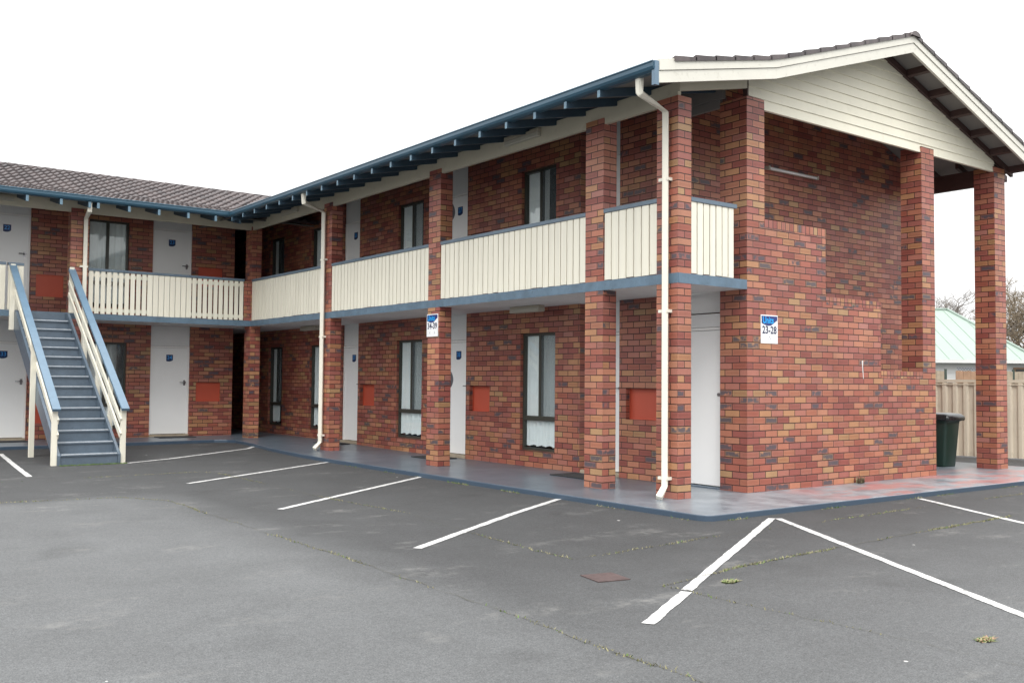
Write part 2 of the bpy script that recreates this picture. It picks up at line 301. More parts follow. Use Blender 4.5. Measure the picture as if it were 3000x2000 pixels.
# ------------------------------------------------------------------ mesh helpers
class M:
    def __init__(s): s.bm = bmesh.new(); s.mats = []; s.cur = 0
    def mat(s, m):
        if m not in s.mats: s.mats.append(m)
        s.cur = s.mats.index(m); return s
    def f(s, pts, smooth=False):
        fc = s.bm.faces.new([s.bm.verts.new(p) for p in pts]); fc.material_index = s.cur; fc.smooth = smooth; return fc
    def hexa(s, p):   # 8 points: 0-3 bottom ring, 4-7 top ring
        v = [s.bm.verts.new(q) for q in p]
        for a in ((0, 3, 2, 1), (4, 5, 6, 7), (0, 1, 5, 4), (1, 2, 6, 5), (2, 3, 7, 6), (3, 0, 4, 7)):
            fc = s.bm.faces.new([v[i] for i in a]); fc.material_index = s.cur
    def box(s, x0, x1, y0, y1, z0, z1):
        s.hexa([(x0, y0, z0), (x1, y0, z0), (x1, y1, z0), (x0, y1, z0), (x0, y0, z1), (x1, y0, z1), (x1, y1, z1), (x0, y1, z1)])
    def lbox(s, T, u0, u1, d0, d1, z0, z1):
        s.hexa([T(*q) for q in ((u0, d0, z0), (u1, d0, z0), (u1, d1, z0), (u0, d1, z0), (u0, d0, z1), (u1, d0, z1), (u1, d1, z1), (u0, d1, z1))])
    def prism(s, poly, vec, smooth=False):
        vec = Vector(vec); a = [s.bm.verts.new(p) for p in poly]; b = [s.bm.verts.new(Vector(p) + vec) for p in poly]
        n = len(a)
        for fc in (s.bm.faces.new(a), s.bm.faces.new(list(reversed(b)))): fc.material_index = s.cur
        for i in range(n):
            fc = s.bm.faces.new((a[i], b[i], b[(i + 1) % n], a[(i + 1) % n])); fc.material_index = s.cur; fc.smooth = smooth
    def beam(s, p, q, w, h, up=(0, 0, 1)):
        p, q = Vector(p), Vector(q); d = (q - p).normalized(); sd = d.cross(Vector(up)).normalized(); uu = sd.cross(d).normalized()
        c = []
        for e in (p, q):
            c.append([e + sd * a * w / 2 + uu * b * h / 2 for a, b in ((-1, -1), (1, -1), (1, 1), (-1, 1))])
        s.hexa([*c[0], *c[1]])
    def tube(s, pts, rad, n=10, cap=True, smooth=True, ph=0.0):
        pts = [Vector(p) for p in pts]; rings = []
        r = rad if hasattr(rad, '__len__') else [rad] * len(pts)
        prev = None
        for i, p in enumerate(pts):
            t = (pts[min(i + 1, len(pts) - 1)] - pts[max(i - 1, 0)]).normalized()
            a = Vector((0, 0, 1)) if abs(t.z) < .9 else Vector((1, 0, 0))
            if prev is not None: a = prev
            sd = t.cross(a).normalized(); uu = sd.cross(t).normalized(); prev = uu
            rings.append([s.bm.verts.new(p + (sd * math.cos(ph + k * 2 * PI / n) + uu * math.sin(ph + k * 2 * PI / n)) * r[i]) for k in range(n)])
        for i in range(len(rings) - 1):
            for k in range(n):
                fc = s.bm.faces.new((rings[i][k], rings[i][(k + 1) % n], rings[i + 1][(k + 1) % n], rings[i + 1][k])); fc.smooth = smooth; fc.material_index = s.cur
        if cap:
            for rg in (rings[0], rings[-1]):
                fc = s.bm.faces.new(rg); fc.material_index = s.cur
    def text(s, body, T, u, z, size, d, m, bold=.0, squash=1.0):
        """flat lettering, centred at (u, z) on the plane at depth d"""
        cu = bpy.data.curves.new('t', 'FONT'); cu.body = body; cu.size = size; cu.align_x = 'CENTER'; cu.align_y = 'CENTER'
        cu.offset = bold; cu.resolution_u = 3
        o = bpy.data.objects.new('t', cu); COL.objects.link(o)
        me = bpy.data.meshes.new_from_object(o.evaluated_get(bpy.context.evaluated_depsgraph_get()))
        s.mat(m); vs = [s.bm.verts.new(T(u + v.co.x * squash, d, z + v.co.y)) for v in me.vertices]
        for p in me.polygons:
            try:
                fc = s.bm.faces.new([vs[i] for i in p.vertices]); fc.material_index = s.cur
            except ValueError: pass
        bpy.data.objects.remove(o); bpy.data.curves.remove(cu); bpy.data.meshes.remove(me)
    def obj(s, name, m=None, parent=None, label=None, recalc=True, bevel=0, uvo=(0, 0)):
        if m is not None and not s.mats: s.mats = [m]
        if recalc: bmesh.ops.recalc_face_normals(s.bm, faces=s.bm.faces)
        uv = s.bm.loops.layers.uv.new('UVMap')
        for fc in s.bm.faces:
            n = fc.normal; ax = max(range(3), key=lambda i: abs(n[i]))
            for lp in fc.loops:
                c = lp.vert.co
                lp[uv].uv = (c.y - uvo[0] + .118, c.z) if ax == 0 else ((c.x - uvo[1], c.z) if ax == 1 else (c.x, c.y))
        root = parent
        while root is not None and root.parent is not None: root = root.parent
        if root is not None and root.location.length > 0:
            bmesh.ops.translate(s.bm, verts=s.bm.verts, vec=-root.location)
        me = bpy.data.meshes.new(name); s.bm.to_mesh(me); s.bm.free()
        for mm in s.mats: me.materials.append(mm)
        o = bpy.data.objects.new(name, me); COL.objects.link(o); o.parent = parent
        if label: o['label'] = label
        if bevel:
            bv = o.modifiers.new('bevel', 'BEVEL'); bv.width = bevel; bv.segments = 2; bv.limit_method = 'ANGLE'
        return o

def thing(name, label, cat, loc=(0, 0, 0), group=None):
    o = bpy.data.objects.new(name, None); COL.objects.link(o); o.location = loc; o.empty_display_size = .1
    tag(o, label, cat, group); return o
def tag(o, label, cat, group=None):
    o['label'] = label; o['category'] = cat
    if group: o['group'] = group
    return o
def struct(o): o['kind'] = 'structure'; return o

def wall(m, T, u0, u1, z0, z1, th, holes=()):
    """a sheet of wall with rectangular holes (u0,u1,z0,z1); reveals are closed"""
    us = sorted({u0, u1, *[h[i] for h in holes for i in (0, 1) if u0 <= h[i] <= u1]}); zs = sorted({z0, z1, *[h[i] for h in holes for i in (2, 3) if z0 <= h[i] <= z1]})
    def solid(i, j):
        if i < 0 or j < 0 or i >= len(us) - 1 or j >= len(zs) - 1: return False
        uc, zc = (us[i] + us[i + 1]) / 2, (zs[j] + zs[j + 1]) / 2
        return not any(h[0] < uc < h[1] and h[2] < zc < h[3] for h in holes)
    for i in range(len(us) - 1):
        for j in range(len(zs) - 1):
            if not solid(i, j): continue
            a, b_, c, d = us[i], us[i + 1], zs[j], zs[j + 1]
            m.f([T(a, 0, c), T(b_, 0, c), T(b_, 0, d), T(a, 0, d)]); m.f([T(a, th, c), T(b_, th, c), T(b_, th, d), T(a, th, d)])
            if not solid(i - 1, j): m.f([T(a, 0, c), T(a, th, c), T(a, th, d), T(a, 0, d)])
            if not solid(i + 1, j): m.f([T(b_, 0, c), T(b_, th, c), T(b_, th, d), T(b_, 0, d)])
            if not solid(i, j - 1): m.f([T(a, 0, c), T(a, th, c), T(b_, th, c), T(b_, 0, c)])
            if not solid(i, j + 1): m.f([T(a, 0, d), T(a, th, d), T(b_, th, d), T(b_, 0, d)])
    bmesh.ops.remove_doubles(m.bm, verts=m.bm.verts, dist=1e-5)

# ------------------------------------------------------------------ shared dimensions (metres)
FL = 2.67                 # upper floor
YB = 14.40                # face of the far wing's wall
YF = 13.05                # front line of the far wing's balcony
def sm(t): t = max(0, min(1, t)); return t * t * (3 - 2 * t)
def rise(y): return .055 * sm((y - 7.5) / 6.0)      # the yard climbs a little toward the far wing
def gz(x, y): return -.064 + rise(y)
TA = lambda u, d, z: (d, -u, z)            # wing beside us: wall on x = 0, u runs toward the camera (-y)
TB = lambda u, d, z: (u, YB + d, z)        # far wing: wall on y = YB

# ------------------------------------------------------------------ ground
xs = [-900, -200, -60, -20, -12, -8, -4, 0, 4, 8, 12, 20, 60, 200, 900]
ys = [-900, -200, -60, -20, -10, -4, 0, 3, 6, 7.5, 8.5, 9.5, 10.5, 11.5, 12.5, 13.5, 16, 24, 60, 200, 900]
m = M(); grid = [[m.bm.verts.new((x, y, gz(x, y))) for x in xs] for y in ys]
for j in range(len(ys) - 1):
    for i in range(len(xs) - 1):
        m.bm.faces.new((grid[j][i], grid[j][i + 1], grid[j + 1][i + 1], grid[j + 1][i]))
struct(m.obj('car_park_ground', ASPH))

edge = [(-2.03, -1.02), (-2.0, -1.10), (-1.93, -1.15), (7.2, -1.17), (7.2, 6), (7.2, 21), (-14, 21), (-14, 12.62), (-6.3, 12.58), (-3.6, 12.72), (-2.6, 12.80),
        (-2.1, 12.82), (-1.85, 12.72), (-1.76, 12.5), (-1.76, 12.0), (-1.82, 11.2), (-1.93, 10.2), (-2.0, 9.0), (-2.03, 7.6), (-2.04, 5), (-2.05, 2)]
m = M()
def zr(x, y): return rise(y)
# top sheet as strips so that it follows the slight rise
import bisect
def poly_strip(edge, ycuts):
    bmx = bmesh.new(); vs = [bmx.verts.new((x, y, 0)) for x, y in edge]; bmx.faces.new(vs)
    for yc in ycuts:
        bmesh.ops.bisect_plane(bmx, geom=bmx.verts[:] + bmx.edges[:] + bmx.faces[:], plane_co=(0, yc, 0), plane_no=(0, 1, 0))
    return bmx
bmx = poly_strip(edge, [7.5, 8.5, 9.5, 10.5, 11.5, 12.5, 13.5])
for fc in list(bmx.faces): m.f([(v.co.x, v.co.y, rise(v.co.y)) for v in fc.verts])
bmx.verts.ensure_lookup_table()
for e in [e for e in bmx.edges if len(e.link_faces) == 1]:
    a, b_ = e.verts[0].co, e.verts[1].co
    m.f([(a.x, a.y, rise(a.y)), (b_.x, b_.y, rise(b_.y)), (b_.x, b_.y, rise(b_.y) - .2), (a.x, a.y, rise(a.y) - .2)])
bmx.free()
bmesh.ops.remove_doubles(m.bm, verts=m.bm.verts, dist=1e-4)
struct(m.obj('footpath', PATH, bevel=.012))

# painted bay lines
def strip(m, pts, w, z=.004, jitter=.0):
    pts = [Vector((*p, 0)) for p in pts]; out = []
    P2 = []
    for i in range(len(pts) - 1):
        n = max(1, int((pts[i + 1] - pts[i]).length / .12))
        P2 += [pts[i].lerp(pts[i + 1], k / n) for k in range(n)]
    P2.append(pts[-1]); L, R = [], []
    for i, p in enumerate(P2):
        t = (P2[min(i + 1, len(P2) - 1)] - P2[max(0, i - 1)]).normalized(); s = Vector((-t.y, t.x, 0))
        L.append(p + s * (w / 2 + random.uniform(-jitter, jitter))); R.append(p - s * (w / 2 + random.uniform(-jitter, jitter)))
    for i in range(len(P2) - 1):
        m.f([(q.x, q.y, gz(q.x, q.y) + z) for q in (R[i], R[i + 1], L[i + 1], L[i])])
LINES = [([(-6.45, 11.7), (-6.78, 7.42)], 'white bay line left of the blue stairs, end nearest the camera pointing at bare asphalt'),
         ([(-4.98, 8.98), (-4.13, 9.45), (-2.1, 10.93), (-1.80, 11.38)], 'thin bent white bay line running from the foot of the blue stairs'),
         ([(-5.20, 5.34), (-1.96, 7.57)], 'white bay line ending at the kerb by the pillar with the middle downpipe'),
         ([(-5.26, 2.16), (-2.0, 4.47)], 'white bay line pointing at the pillar with the 34-39 sign'),
         ([(-5.33, -.84), (-3.40, .41), (-2.06, 1.21)], 'white bay line pointing at the second pillar, broken by a small crack'),
         ([(-5.57, -3.85), (-4.72, -3.36)], 'short front length of bay line beyond a crack in the tarmac'),
         ([(-4.68, -3.33), (-1.24, -1.35)], 'broad white bay line meeting another at the kerb corner, left arm of the V'),
         ([(-1.19, -1.40), (-3.5, -5.07), (-5.1, -7.6)], 'long white bay line, right arm of the V at the kerb corner'),
         ([(1.82, -1.24), (.69, -3.07), (-1.0, -5.8)], 'white bay line at the right edge, starting in front of the stepped brick wall')]
for pts, lab in LINES:
    m = M(); strip(m, pts, .080, .004, .005)
    tag(m.obj('parking_line', LINE), lab, 'parking line', 'white parking bay lines')
m = M(); c = Vector((-4.845, -2.68, 0)); a = math.radians(-12)
for r0, r1, zz in ((0, .155, .004), (.13, .155, .007)):
    pass
pts = [(c.x + math.cos(a + PI / 4 + k * PI / 2) * .19, c.y + math.sin(a + PI / 4 + k * PI / 2) * .19) for k in range(4)]
m.prism([(x, y, gz(x, y) + .001) for x, y in pts], (0, 0, .006))
tag(m.obj('utility_cover', COVER), 'square dull red metal cover set flush in the asphalt', 'utility cover')

# ------------------------------------------------------------------ grass in the cracks, weeds
def wobble(pts, amp=.03, step=.15):
    out = []
    for (x0, y0), (x1, y1) in zip(pts, pts[1:]):
        n = max(1, int(math.hypot(x1 - x0, y1 - y0) / step))
        for k in range(n): t = k / n; out.append((x0 + (x1 - x0) * t + random.uniform(-amp, amp), y0 + (y1 - y0) * t + random.uniform(-amp, amp)))
    out.append(pts[-1]); return out
SEAMS = [([(-14, 4.3), (-7.66, 4.40), (-6.4, 4.2), (-6.02, 3.6), (-6.05, 1.3), (-6.04, -1.3), (-6.1, -3.2), (-6.17, -4.7), (-6.2, -7)], .55, .010),
         ([(-14, 6.75), (-7.27, 6.79), (-4.5, 6.91), (-4.33, 6.6), (-4.33, 5.05), (-4.38, 3.2), (-4.25, 1.06), (-4.42, .06), (-4.55, -1.5), (-4.56, -1.98)], .5, .010),
         ([(-4.56, -1.98), (-3.99, -1.94), (-2.47, -1.83), (1.09, -1.74), (3.6, -1.7)], .6, .008),
         ([(-4.7, -3.12), (-3.75, -2.99), (-2.24, -2.86), (-.68, -2.77), (1.49, -2.69), (5, -2.6)], 1.7, .014),
         ([(-4.7, -3.12), (-4.67, -3.85), (-4.65, -4.6), (-4.6, -6)], .25, .007)]
def blade(m, x, y, h, w=.006):
    a = random.uniform(0, 2 * PI); l = random.uniform(.3, 1.1) * h; b_ = random.uniform(0, 2 * PI); z = gz(x, y)
    m.f([(x - w * math.cos(a), y - w * math.sin(a), z), (x + w * math.cos(a), y + w * math.sin(a), z), (x + l * math.cos(b_), y + l * math.sin(b_), z + h)])
m = M(); mc = M()
for pts, dens, w in SEAMS:
    wp = wobble(pts, .022); strip(mc, wp, w * .42, .0052, w * .18)
    ph = random.uniform(0, 9)
    for (x0, y0), (x1, y1) in zip(wp, wp[1:]):
        L_ = math.hypot(x1 - x0, y1 - y0); s_ = (x0 + y0)
        d_ = dens * max(0, .55 + .8 * math.sin(s_ * 1.7 + ph) + .5 * math.sin(s_ * 5.3 + ph * 2))
        for k in range(int(L_ * 120 * d_)):
            t = random.random(); m.mat(GRASS if random.random() < .8 else GRASSG)
            blade(m, x0 + (x1 - x0) * t + random.gauss(0, .012), y0 + (y1 - y0) * t + random.gauss(0, .012), random.uniform(.005, .022), .005)
# a fringe along the kerb
for k in range(1500):
    if random.random() < .5: y = random.choice([random.gauss(3.0, .8), random.uniform(-1, 7)]); x = -2.07 - abs(random.gauss(0, .02))
    else: x = random.uniform(-1.9, 7); y = -1.19 - abs(random.gauss(0, .012))
    m.mat(GRASSG if random.random() < .4 else GRASS)
    if math.sin(x * 3 + y * 4.1) + math.sin(x * 7.7 - y * 6) > .5: blade(m, x, y, random.uniform(.008, .03), .005)
for k in range(500):
    m.mat(GRASSG); blade(m, random.uniform(-6.05, -5.0), 8.96 - abs(random.gauss(0, .03)), random.uniform(.01, .03), .006)
g = m.obj('crack_grass', None, recalc=False); g['kind'] = 'stuff'; tag(g, 'thin dry yellow-green grass growing along the cracks and kerb', 'grass')
g = mc.obj('asphalt_crack', CRACK); struct(g)

def tuft(x, y, r, n, h, mats, lab):
    m = M()
    for k in range(n):
        a = random.uniform(0, 2 * PI); q = r * math.sqrt(random.random()); m.mat(random.choice(mats))
        xx, yy = x + q * math.cos(a) * 1.5, y + q * math.sin(a) * .7; z = gz(xx, yy) if y < -1.2 else 0
        b_ = random.uniform(0, 2 * PI); hh = random.uniform(.4, 1) * h; l = random.uniform(.01, .05); w = .007
        m.f([(xx - w * math.sin(b_), yy + w * math.cos(b_), z), (xx + w * math.sin(b_), yy - w * math.cos(b_), z), (xx + l * math.cos(b_), yy + l * math.sin(b_), z + hh)])
    tag(m.obj('weed', None, recalc=False), lab, 'weed')
tuft(-4.2, -3.31, .052, 240, .016, [GRASS, GRASSG], 'low bright yellow-green weed tuft inside the V of white lines')
tuft(-4.26, -5.21, .05, 150, .015, [GRASS, TIMB, GRASSG], 'flat brown and green weed tuft at the lower right of the tarmac')
tuft(2.33, -.06, .05, 160, .10, [WEEDD, WEEDD, GRASS], 'small dark dry weed at the foot of the stepped brick wall')

# ------------------------------------------------------------------ the motel
B = thing('motel_building', 'two-storey L-shaped brick motel with cream balcony boards and tiled roof', 'motel')

def U(x):    # underside of the roof sheet across the near wing
    if x < 0: return 5.277 + .215 * x
    if x < 3.1: return 5.277 + .318 * x
    return 6.263 - .340 * (x - 3.1)
# wing beside us, walls ---------------------------------------------------
dA = [(2.33, 3.20), (6.26, 7.16), (10.27, 11.17)]              # door openings along y
wA = [(3.79, 4.68), (7.74, 8.68), (11.68, 12.60), (14.1, 14.92)]
nA = [(1.58, 2.19), (5.54, 6.15), (9.56, 10.17)]
def hA(base, top, doors):
    h = [(-b_, -a, base if base else -.1, top) for a, b_ in doors]
    h += [(-b_, -a, base + .26, base + 2.15) for a, b_ in wA]
    h += [(-b_, -a, base + .84, base + 1.285) for a, b_ in nA if not (base and a < 1.6)]
    return h
m = M(); wall(m, TA, -20, -1.50, -.1, 2.56, .22, hA(0, 2.56, dA)); m.obj('lower_wall', BRICK, B)
m = M(); wall(m, TA, -20, -1.45, FL, 5.28, .22, hA(FL, 5.28, dA)); m.obj('upper_wall', BRICK, B)
# far wing walls
dB = [(-6.43, -5.54), (-3.02, -2.13)]; wB = [(-4.40, -3.54)]
def hB(base, top):
    h = [(a, b_, base if base else -.1, top) for a, b_ in dB] + [(a, b_, base + .26, base + 2.15) for a, b_ in wB]
    h += [(-1.98, -1.40, base + .84, base + 1.285), (-5.42, -4.88, base + .40, base + .87)]
    return h
m = M(); wall(m, TB, -10, -1.12, -.1, 2.56, .22, hB(0, 2.56)); m.obj('lower_wall', BRICK, B)
m = M(); wall(m, TB, -10, -1.12, FL, 5.28, .22, hB(FL, 5.28)); m.obj('upper_wall', BRICK, B)
# side of the passage, backs of both wings, gable end core
m = M()
m.box(-1.12 - .22, -1.121, YB + .221, 20, -.1, 5.28); m.obj('passage_wall', BRICK, B)
m = M(); m.box(-10, -1.35, 20, 20.2, -.1, 5.28); m.box(-1.34, 6.25, 20.001, 20.2, -.1, 5.28); m.box(6.05, 6.25, 1.68, 19.99, -.1, 5.28); m.obj('rear_wall', BRICK, B)
m = M(); m.box(.23, 6.25, 1.45, 1.67, -.1, 2.66); m.prism([(0, 1.45, FL), (6.25, 1.45, FL), (6.25, 1.45, U(6.25) - .02), (3.1, 1.45, U(3.1) - .02), (0, 1.45, U(0) - .02)], (0, .10, 0)); m.obj('stairwell_wall', BRICK, B)
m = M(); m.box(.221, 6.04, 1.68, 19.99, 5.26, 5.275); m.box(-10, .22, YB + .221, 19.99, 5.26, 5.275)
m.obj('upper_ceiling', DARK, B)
# end wall with the stepped parapet
th = .11
m = M()
m.box(0, 1.64, 0, th, -.1, 3.375); m.box(1.64, 2.94, 0, th, -.1, 2.45); m.box(2.94, 4.40, 0, th, -.1, 1.46)
bmesh.ops.remove_doubles(m.bm, verts=m.bm.verts, dist=1e-5)
m.obj('end_wall', BRICK, B, 'stepped brick end wall')
m = M(); m.box(.0, .345, 0.0, .44, 3.375, 5.02); m.box(0, .345, th, .44, -.1, 3.375); m.obj('brick_pier', BRICK, B)
m = M(); m.box(4.05, 4.40, 0.0, .345, 1.46, 4.99); m.box(4.05, 4.40, th, .345, -.1, 1.46); m.obj('brick_pier', BRICK, B, uvo=(-.96, -.03))
for q in ((.345, 1.643, 3.375, 3.475), (1.643, 2.943, 2.45, 2.555), (2.943, 4.05, 1.46, 1.565)):
    m = M(); m.box(q[0], q[1], -.003, th + .003, q[2], q[3]); m.obj('brick_coping', BRICKH, B)
m = M(); m.box(6.25, 6.60, 0, .345, -.1, 4.99); m.obj('brick_pillar', BRICK, B, 'free-standing full-height brick pillar at the right end', uvo=(-2.4, 6.25 - 4.8))
# pillars along both balconies, lower and upper
for pi_, y in enumerate((0, 1.31, 5.2, 9.06, 13.02)):
    x1 = -1.02; y1 = y + .35
    n_ = .48 * ((-1, 3, 6, 11, 17)[pi_])
    m = M(); m.box(-1.25, x1, y, y1, -.1, 2.553); m.obj('brick_pillar', BRICK, B, uvo=(y - n_, -1.253 - n_))
    m = M(); m.box(-1.25, x1, y, y1, 2.672, 4.80); m.obj('brick_pillar', BRICK, B, uvo=(y - n_, -1.253 - n_))
for x in (-5.06, -8.9):
    m = M(); m.box(x, x + .35, YF, YF + .23, -.1, 2.553); m.obj('brick_pillar', BRICK, B, uvo=(YF, x))
    m = M(); m.box(x, x + .35, YF, YF + .23, 2.672, 4.80); m.obj('brick_pillar', BRICK, B, uvo=(YF, x))
# balcony slabs: white soffit, blue painted edge
m = M(); m.box(-1.24, 0, .008, YF + .01, 2.556, FL); m.box(-10, -.0, YF + .012, YB, 2.556, FL); m.box(-1.119, 0, YB, 20, 2.556, FL)
m.box(.0, 6.04, 1.68, 19.9, 2.556, FL - .002)
m.box(.111, 1.64, .345, 1.44, 2.556, FL - .004)
m.obj('balcony_slab', SOFFIT, B)
m = M(); m.box(-1.254, -1.241, 0, YF + .008, 2.553, FL + .004); m.box(-1.241, -.003, -.004, .007, 2.553, FL + .004)
m.box(-10, -1.2395, YF - .004, YF + .009, 2.553, FL + .004)
m.obj('slab_edge', BLUESL, B)
m = M(); m.box(-1.235, -.002, .01, YF, FL, FL + .004); m.box(-10, -.002, YF + .02, YB, FL, FL + .004); m.obj('balcony_floor', BLUEST, B)

# balustrades ------------------------------------------------------------
def balustrade(p, q, n, side, gap, z0=FL + .012, z1=3.55, cap=(.0, .0), th=.019):
    """boards from p to q; side = outward normal"""
    p, q, s = Vector((*p, 0)), Vector((*q, 0)), Vector((*side, 0)); d = (q - p); L_ = d.length; d.normalize(); w = L_ / n
    m = M()
    for k in range(n):
        g_ = gap(k) if callable(gap) else gap
        a = p + d * (k * w + g_ / 2); b_ = p + d * ((k + 1) * w - g_ / 2); o_ = s * random.uniform(-.0015, .0015)
        zb = z0 + random.uniform(-.006, .006); t = s * (-th)
        m.hexa([Vector((*(v.xy), z)) for z in (zb, z1) for v in (a + o_, b_ + o_, b_ + t + o_, a + t + o_)])
    ob = m.obj('balustrade', CREAM, B)
    m = M(); c_ = -s * .045
    a, b_ = p + c_ - d * cap[0], q + c_ + d * cap[1]
    m.beam((a.x, a.y, z1 + .03), (b_.x, b_.y, z1 + .03), .115, .05)
    m.obj('top_rail', BLUERAIL, ob)
    for z in (z0 + .08, z1 - .08):
        m = M(); a, b_ = p - s * .045, q - s * .045; m.beam((a.x, a.y, z), (b_.x, b_.y, z), .04, .07); m.obj('batten_rail', CREAM, ob)
sA = (-1, 0)
balustrade((-1.238, .352), (-1.238, 1.308), 7, sA, .02)
balustrade((-1.238, 1.662), (-1.238, 5.198), 27, sA, .019)
balustrade((-1.238, 5.552), (-1.238, 9.058), 27, sA, .019)
balustrade((-1.238, 9.412), (-1.238, 13.01), 28, sA, .019)
balustrade((-1.018, .012), (-.228, .012), 7, (0, -1), .020, cap=(0, .04))
sB = (0, -1)
balustrade((-4.707, YF + .012), (-1.40, YF + .012), 28, sB, lambda k: .034 if (k < 10 or k > 17) else .014)
balustrade((-8.548, YF + .012), (-6.22, YF + .012), 18, sB, .016)
balustrade((-6.18, YF + .012), (-5.90, YF + .012), 3, sB, .006)
m = M(); m.box(-1.40, -1.25, YF + .012, YF + .034, FL + .01, 3.55); m.obj('end_board', BRICK, B)

# fascia beams under the eaves, rafters, gutter ----------------------------
def U(x):    # underside of the roof sheet across the near wing
    if x < 0: return 5.277 + .215 * x
    if x < 3.1: return 5.277 + .318 * x
    return 6.263 - .340 * (x - 3.1)
m = M(); m.box(-1.236, -1.18, .02, YF + .2, 4.72, 4.965); m.box(-10, -1.238, YF + .014, YF + .07, 4.72, 4.965); m.obj('eave_beam', CREAMB, B)
m = M()   # raking member at the gable from first pillar to first pier
m.prism([(-1.24, -.02, U(-1.24) - .165), (.0, -.02, U(0) - .165), (.0, -.02, U(0) - .004), (-1.24, -.02, U(-1.24) - .004)], (0, .045, 0)); m.obj('raking_beam', CREAMB, B)
m = M(); m.box(-.004, .05, .44, 1.45, 4.96, 5.26); m.box(-.06, -.001, .345, 1.45, 5.06, 5.26); m.obj('verandah_beam', SOFFG, B)
for k in range(22):
    y = .46 + .611 * k
    if y > 12.3: break
    m = M(); z = lambda x: U(x) - .004
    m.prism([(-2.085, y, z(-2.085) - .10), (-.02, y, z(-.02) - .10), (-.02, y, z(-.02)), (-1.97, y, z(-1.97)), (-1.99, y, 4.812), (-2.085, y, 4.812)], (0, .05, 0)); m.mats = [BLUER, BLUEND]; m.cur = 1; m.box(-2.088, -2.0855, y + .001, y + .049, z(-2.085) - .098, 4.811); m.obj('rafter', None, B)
def UB(y): return 5.277 + .215 * (y - YB)
for x in [-8.4, -7.8, -7.2, -6.6, -6.04, -5.44, -4.92, -4.76, -4.17, -3.58, -2.98, -2.40, -1.87]:
    m = M(); y0 = YF - .865
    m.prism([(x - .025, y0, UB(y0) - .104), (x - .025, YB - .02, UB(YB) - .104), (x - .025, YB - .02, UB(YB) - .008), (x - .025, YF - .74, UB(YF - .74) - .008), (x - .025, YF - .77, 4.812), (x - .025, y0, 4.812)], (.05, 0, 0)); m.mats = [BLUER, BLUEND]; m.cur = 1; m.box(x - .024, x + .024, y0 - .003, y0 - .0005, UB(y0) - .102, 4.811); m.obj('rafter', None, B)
m = M(); m.beam((-1.93, 12.37, 4.80), (-.3, 14.0, 5.15), .05, .13); m.obj('valley_rafter', BLUER, B)
# gutters: quad profile
def gutter_profile():   # (out, z)
    pr = [(.0, .0), (.03, -.004), (.075, .0), (.105, .02), (.118, .05), (.118, .092), (.128, .105), (.122, .118), (.108, .112), (.0, .112)]
    return pr
m = M(); gx, gzz = -2.0, 4.815
m.prism([(gx - a, -.44, gzz + z) for a, z in gutter_profile()], (0, 12.70 - .0, 0)); m.obj('gutter', BLUEG, B)
gy = YF - .78
m = M(); m.prism([(-10, gy - a, gzz + z) for a, z in gutter_profile()], (10 + gx - .002, 0, 0)); m.obj('gutter', BLUEG, B)

# roof sheets (lining) + tiles
def sheet(m, pts, y0, y1, t=.03):
    for (x0, z0), (x1, z1) in zip(pts, pts[1:]):
        m.hexa([(x0, y0, z0), (x1, y0, z1), (x1, y1, z1), (x0, y1, z0), (x0, y0, z0 + t), (x1, y0, z1 + t), (x1, y1, z1 + t), (x0, y1, z0 + t)])
m = M(); sheet(m, [(-1.99, U(-1.99)), (0, U(0)), (3.1, U(3.1)), (6.85, U(6.85))], -.40, 17.2); m.obj('eave_lining', SOFFG, B)
m = M()
for (y0, z0), (y1, z1) in (((YF - .77, UB(YF - .77)), (YB, UB(YB))), ((YB, UB(YB)), (17.3, UB(YB) + .33 * 2.9))):
    m.hexa([(-10, y0, z0 - .004), (-.1, y0, z0 - .004), (-.1, y1, z1 - .004), (-10, y1, z1 - .004), (-10, y0, z0 + .02), (-.1, y0, z0 + .02), (-.1, y1, z1 + .02), (-10, y1, z1 + .02)])
m.obj('eave_lining', SOFFG, B)

def tiles(name, P, u0, u1, prof, period=.20, course=.345, ns=5, label=None, verge=None, amp=.022, lap=.024):
    """P(u, dist, z) -> world; prof: list of (dist, z) from eave to ridge"""
    m = M(); S = [0]
    for (a, b_), (c_, d_) in zip(prof, prof[1:]): S.append(S[-1] + math.hypot(c_ - a, d_ - b_))
    def at(s):
        s = max(0, min(S[-1], s))
        for i in range(len(S) - 1):
            if s <= S[i + 1] + 1e-9: t = (s - S[i]) / (S[i + 1] - S[i]); return prof[i][0] + (prof[i + 1][0] - prof[i][0]) * t, prof[i][1] + (prof[i + 1][1] - prof[i][1]) * t
        return prof[-1]
    nu = int((u1 - u0) / period * ns); cols = [u0 + (u1 - u0) * i / nu for i in range(nu + 1)]
    n = int(math.ceil(S[-1] / course)); prev = None
    sh = lambda u: amp * (.5 + .5 * math.cos(2 * PI * (u - u0) / period)) ** 1.4
    for j in range(n):
        s0, s1 = j * course, min((j + 1) * course + .02, S[-1]); d0, z0 = at(s0); d1, z1 = at(s1)
        jit = random.uniform(-.004, .004)
        a = [m.bm.verts.new(P(u, d0, z0 + lap + sh(u) + jit)) for u in cols]; b_ = [m.bm.verts.new(P(u, d1, z1 + .004 + sh(u) * .9 + jit)) for u in cols]
        low = [m.bm.verts.new(P(u, d0 + .004, z0 - .004)) for u in cols]
        for i in range(nu):
            fc = m.bm.faces.new((a[i], a[i + 1], b_[i + 1], b_[i])); fc.smooth = True
            m.bm.faces.new((low[i], low[i + 1], a[i + 1], a[i]))
        # closed verge at the u0 end
        l1 = m.bm.verts.new(P(cols[0], d1, z1 - .02)); l0 = m.bm.verts.new(P(cols[0], d0, z0 - .02))
        m.bm.faces.new((l0, a[0], b_[0], l1))
    return m.obj(name, TILE, B, label)
RT = .100
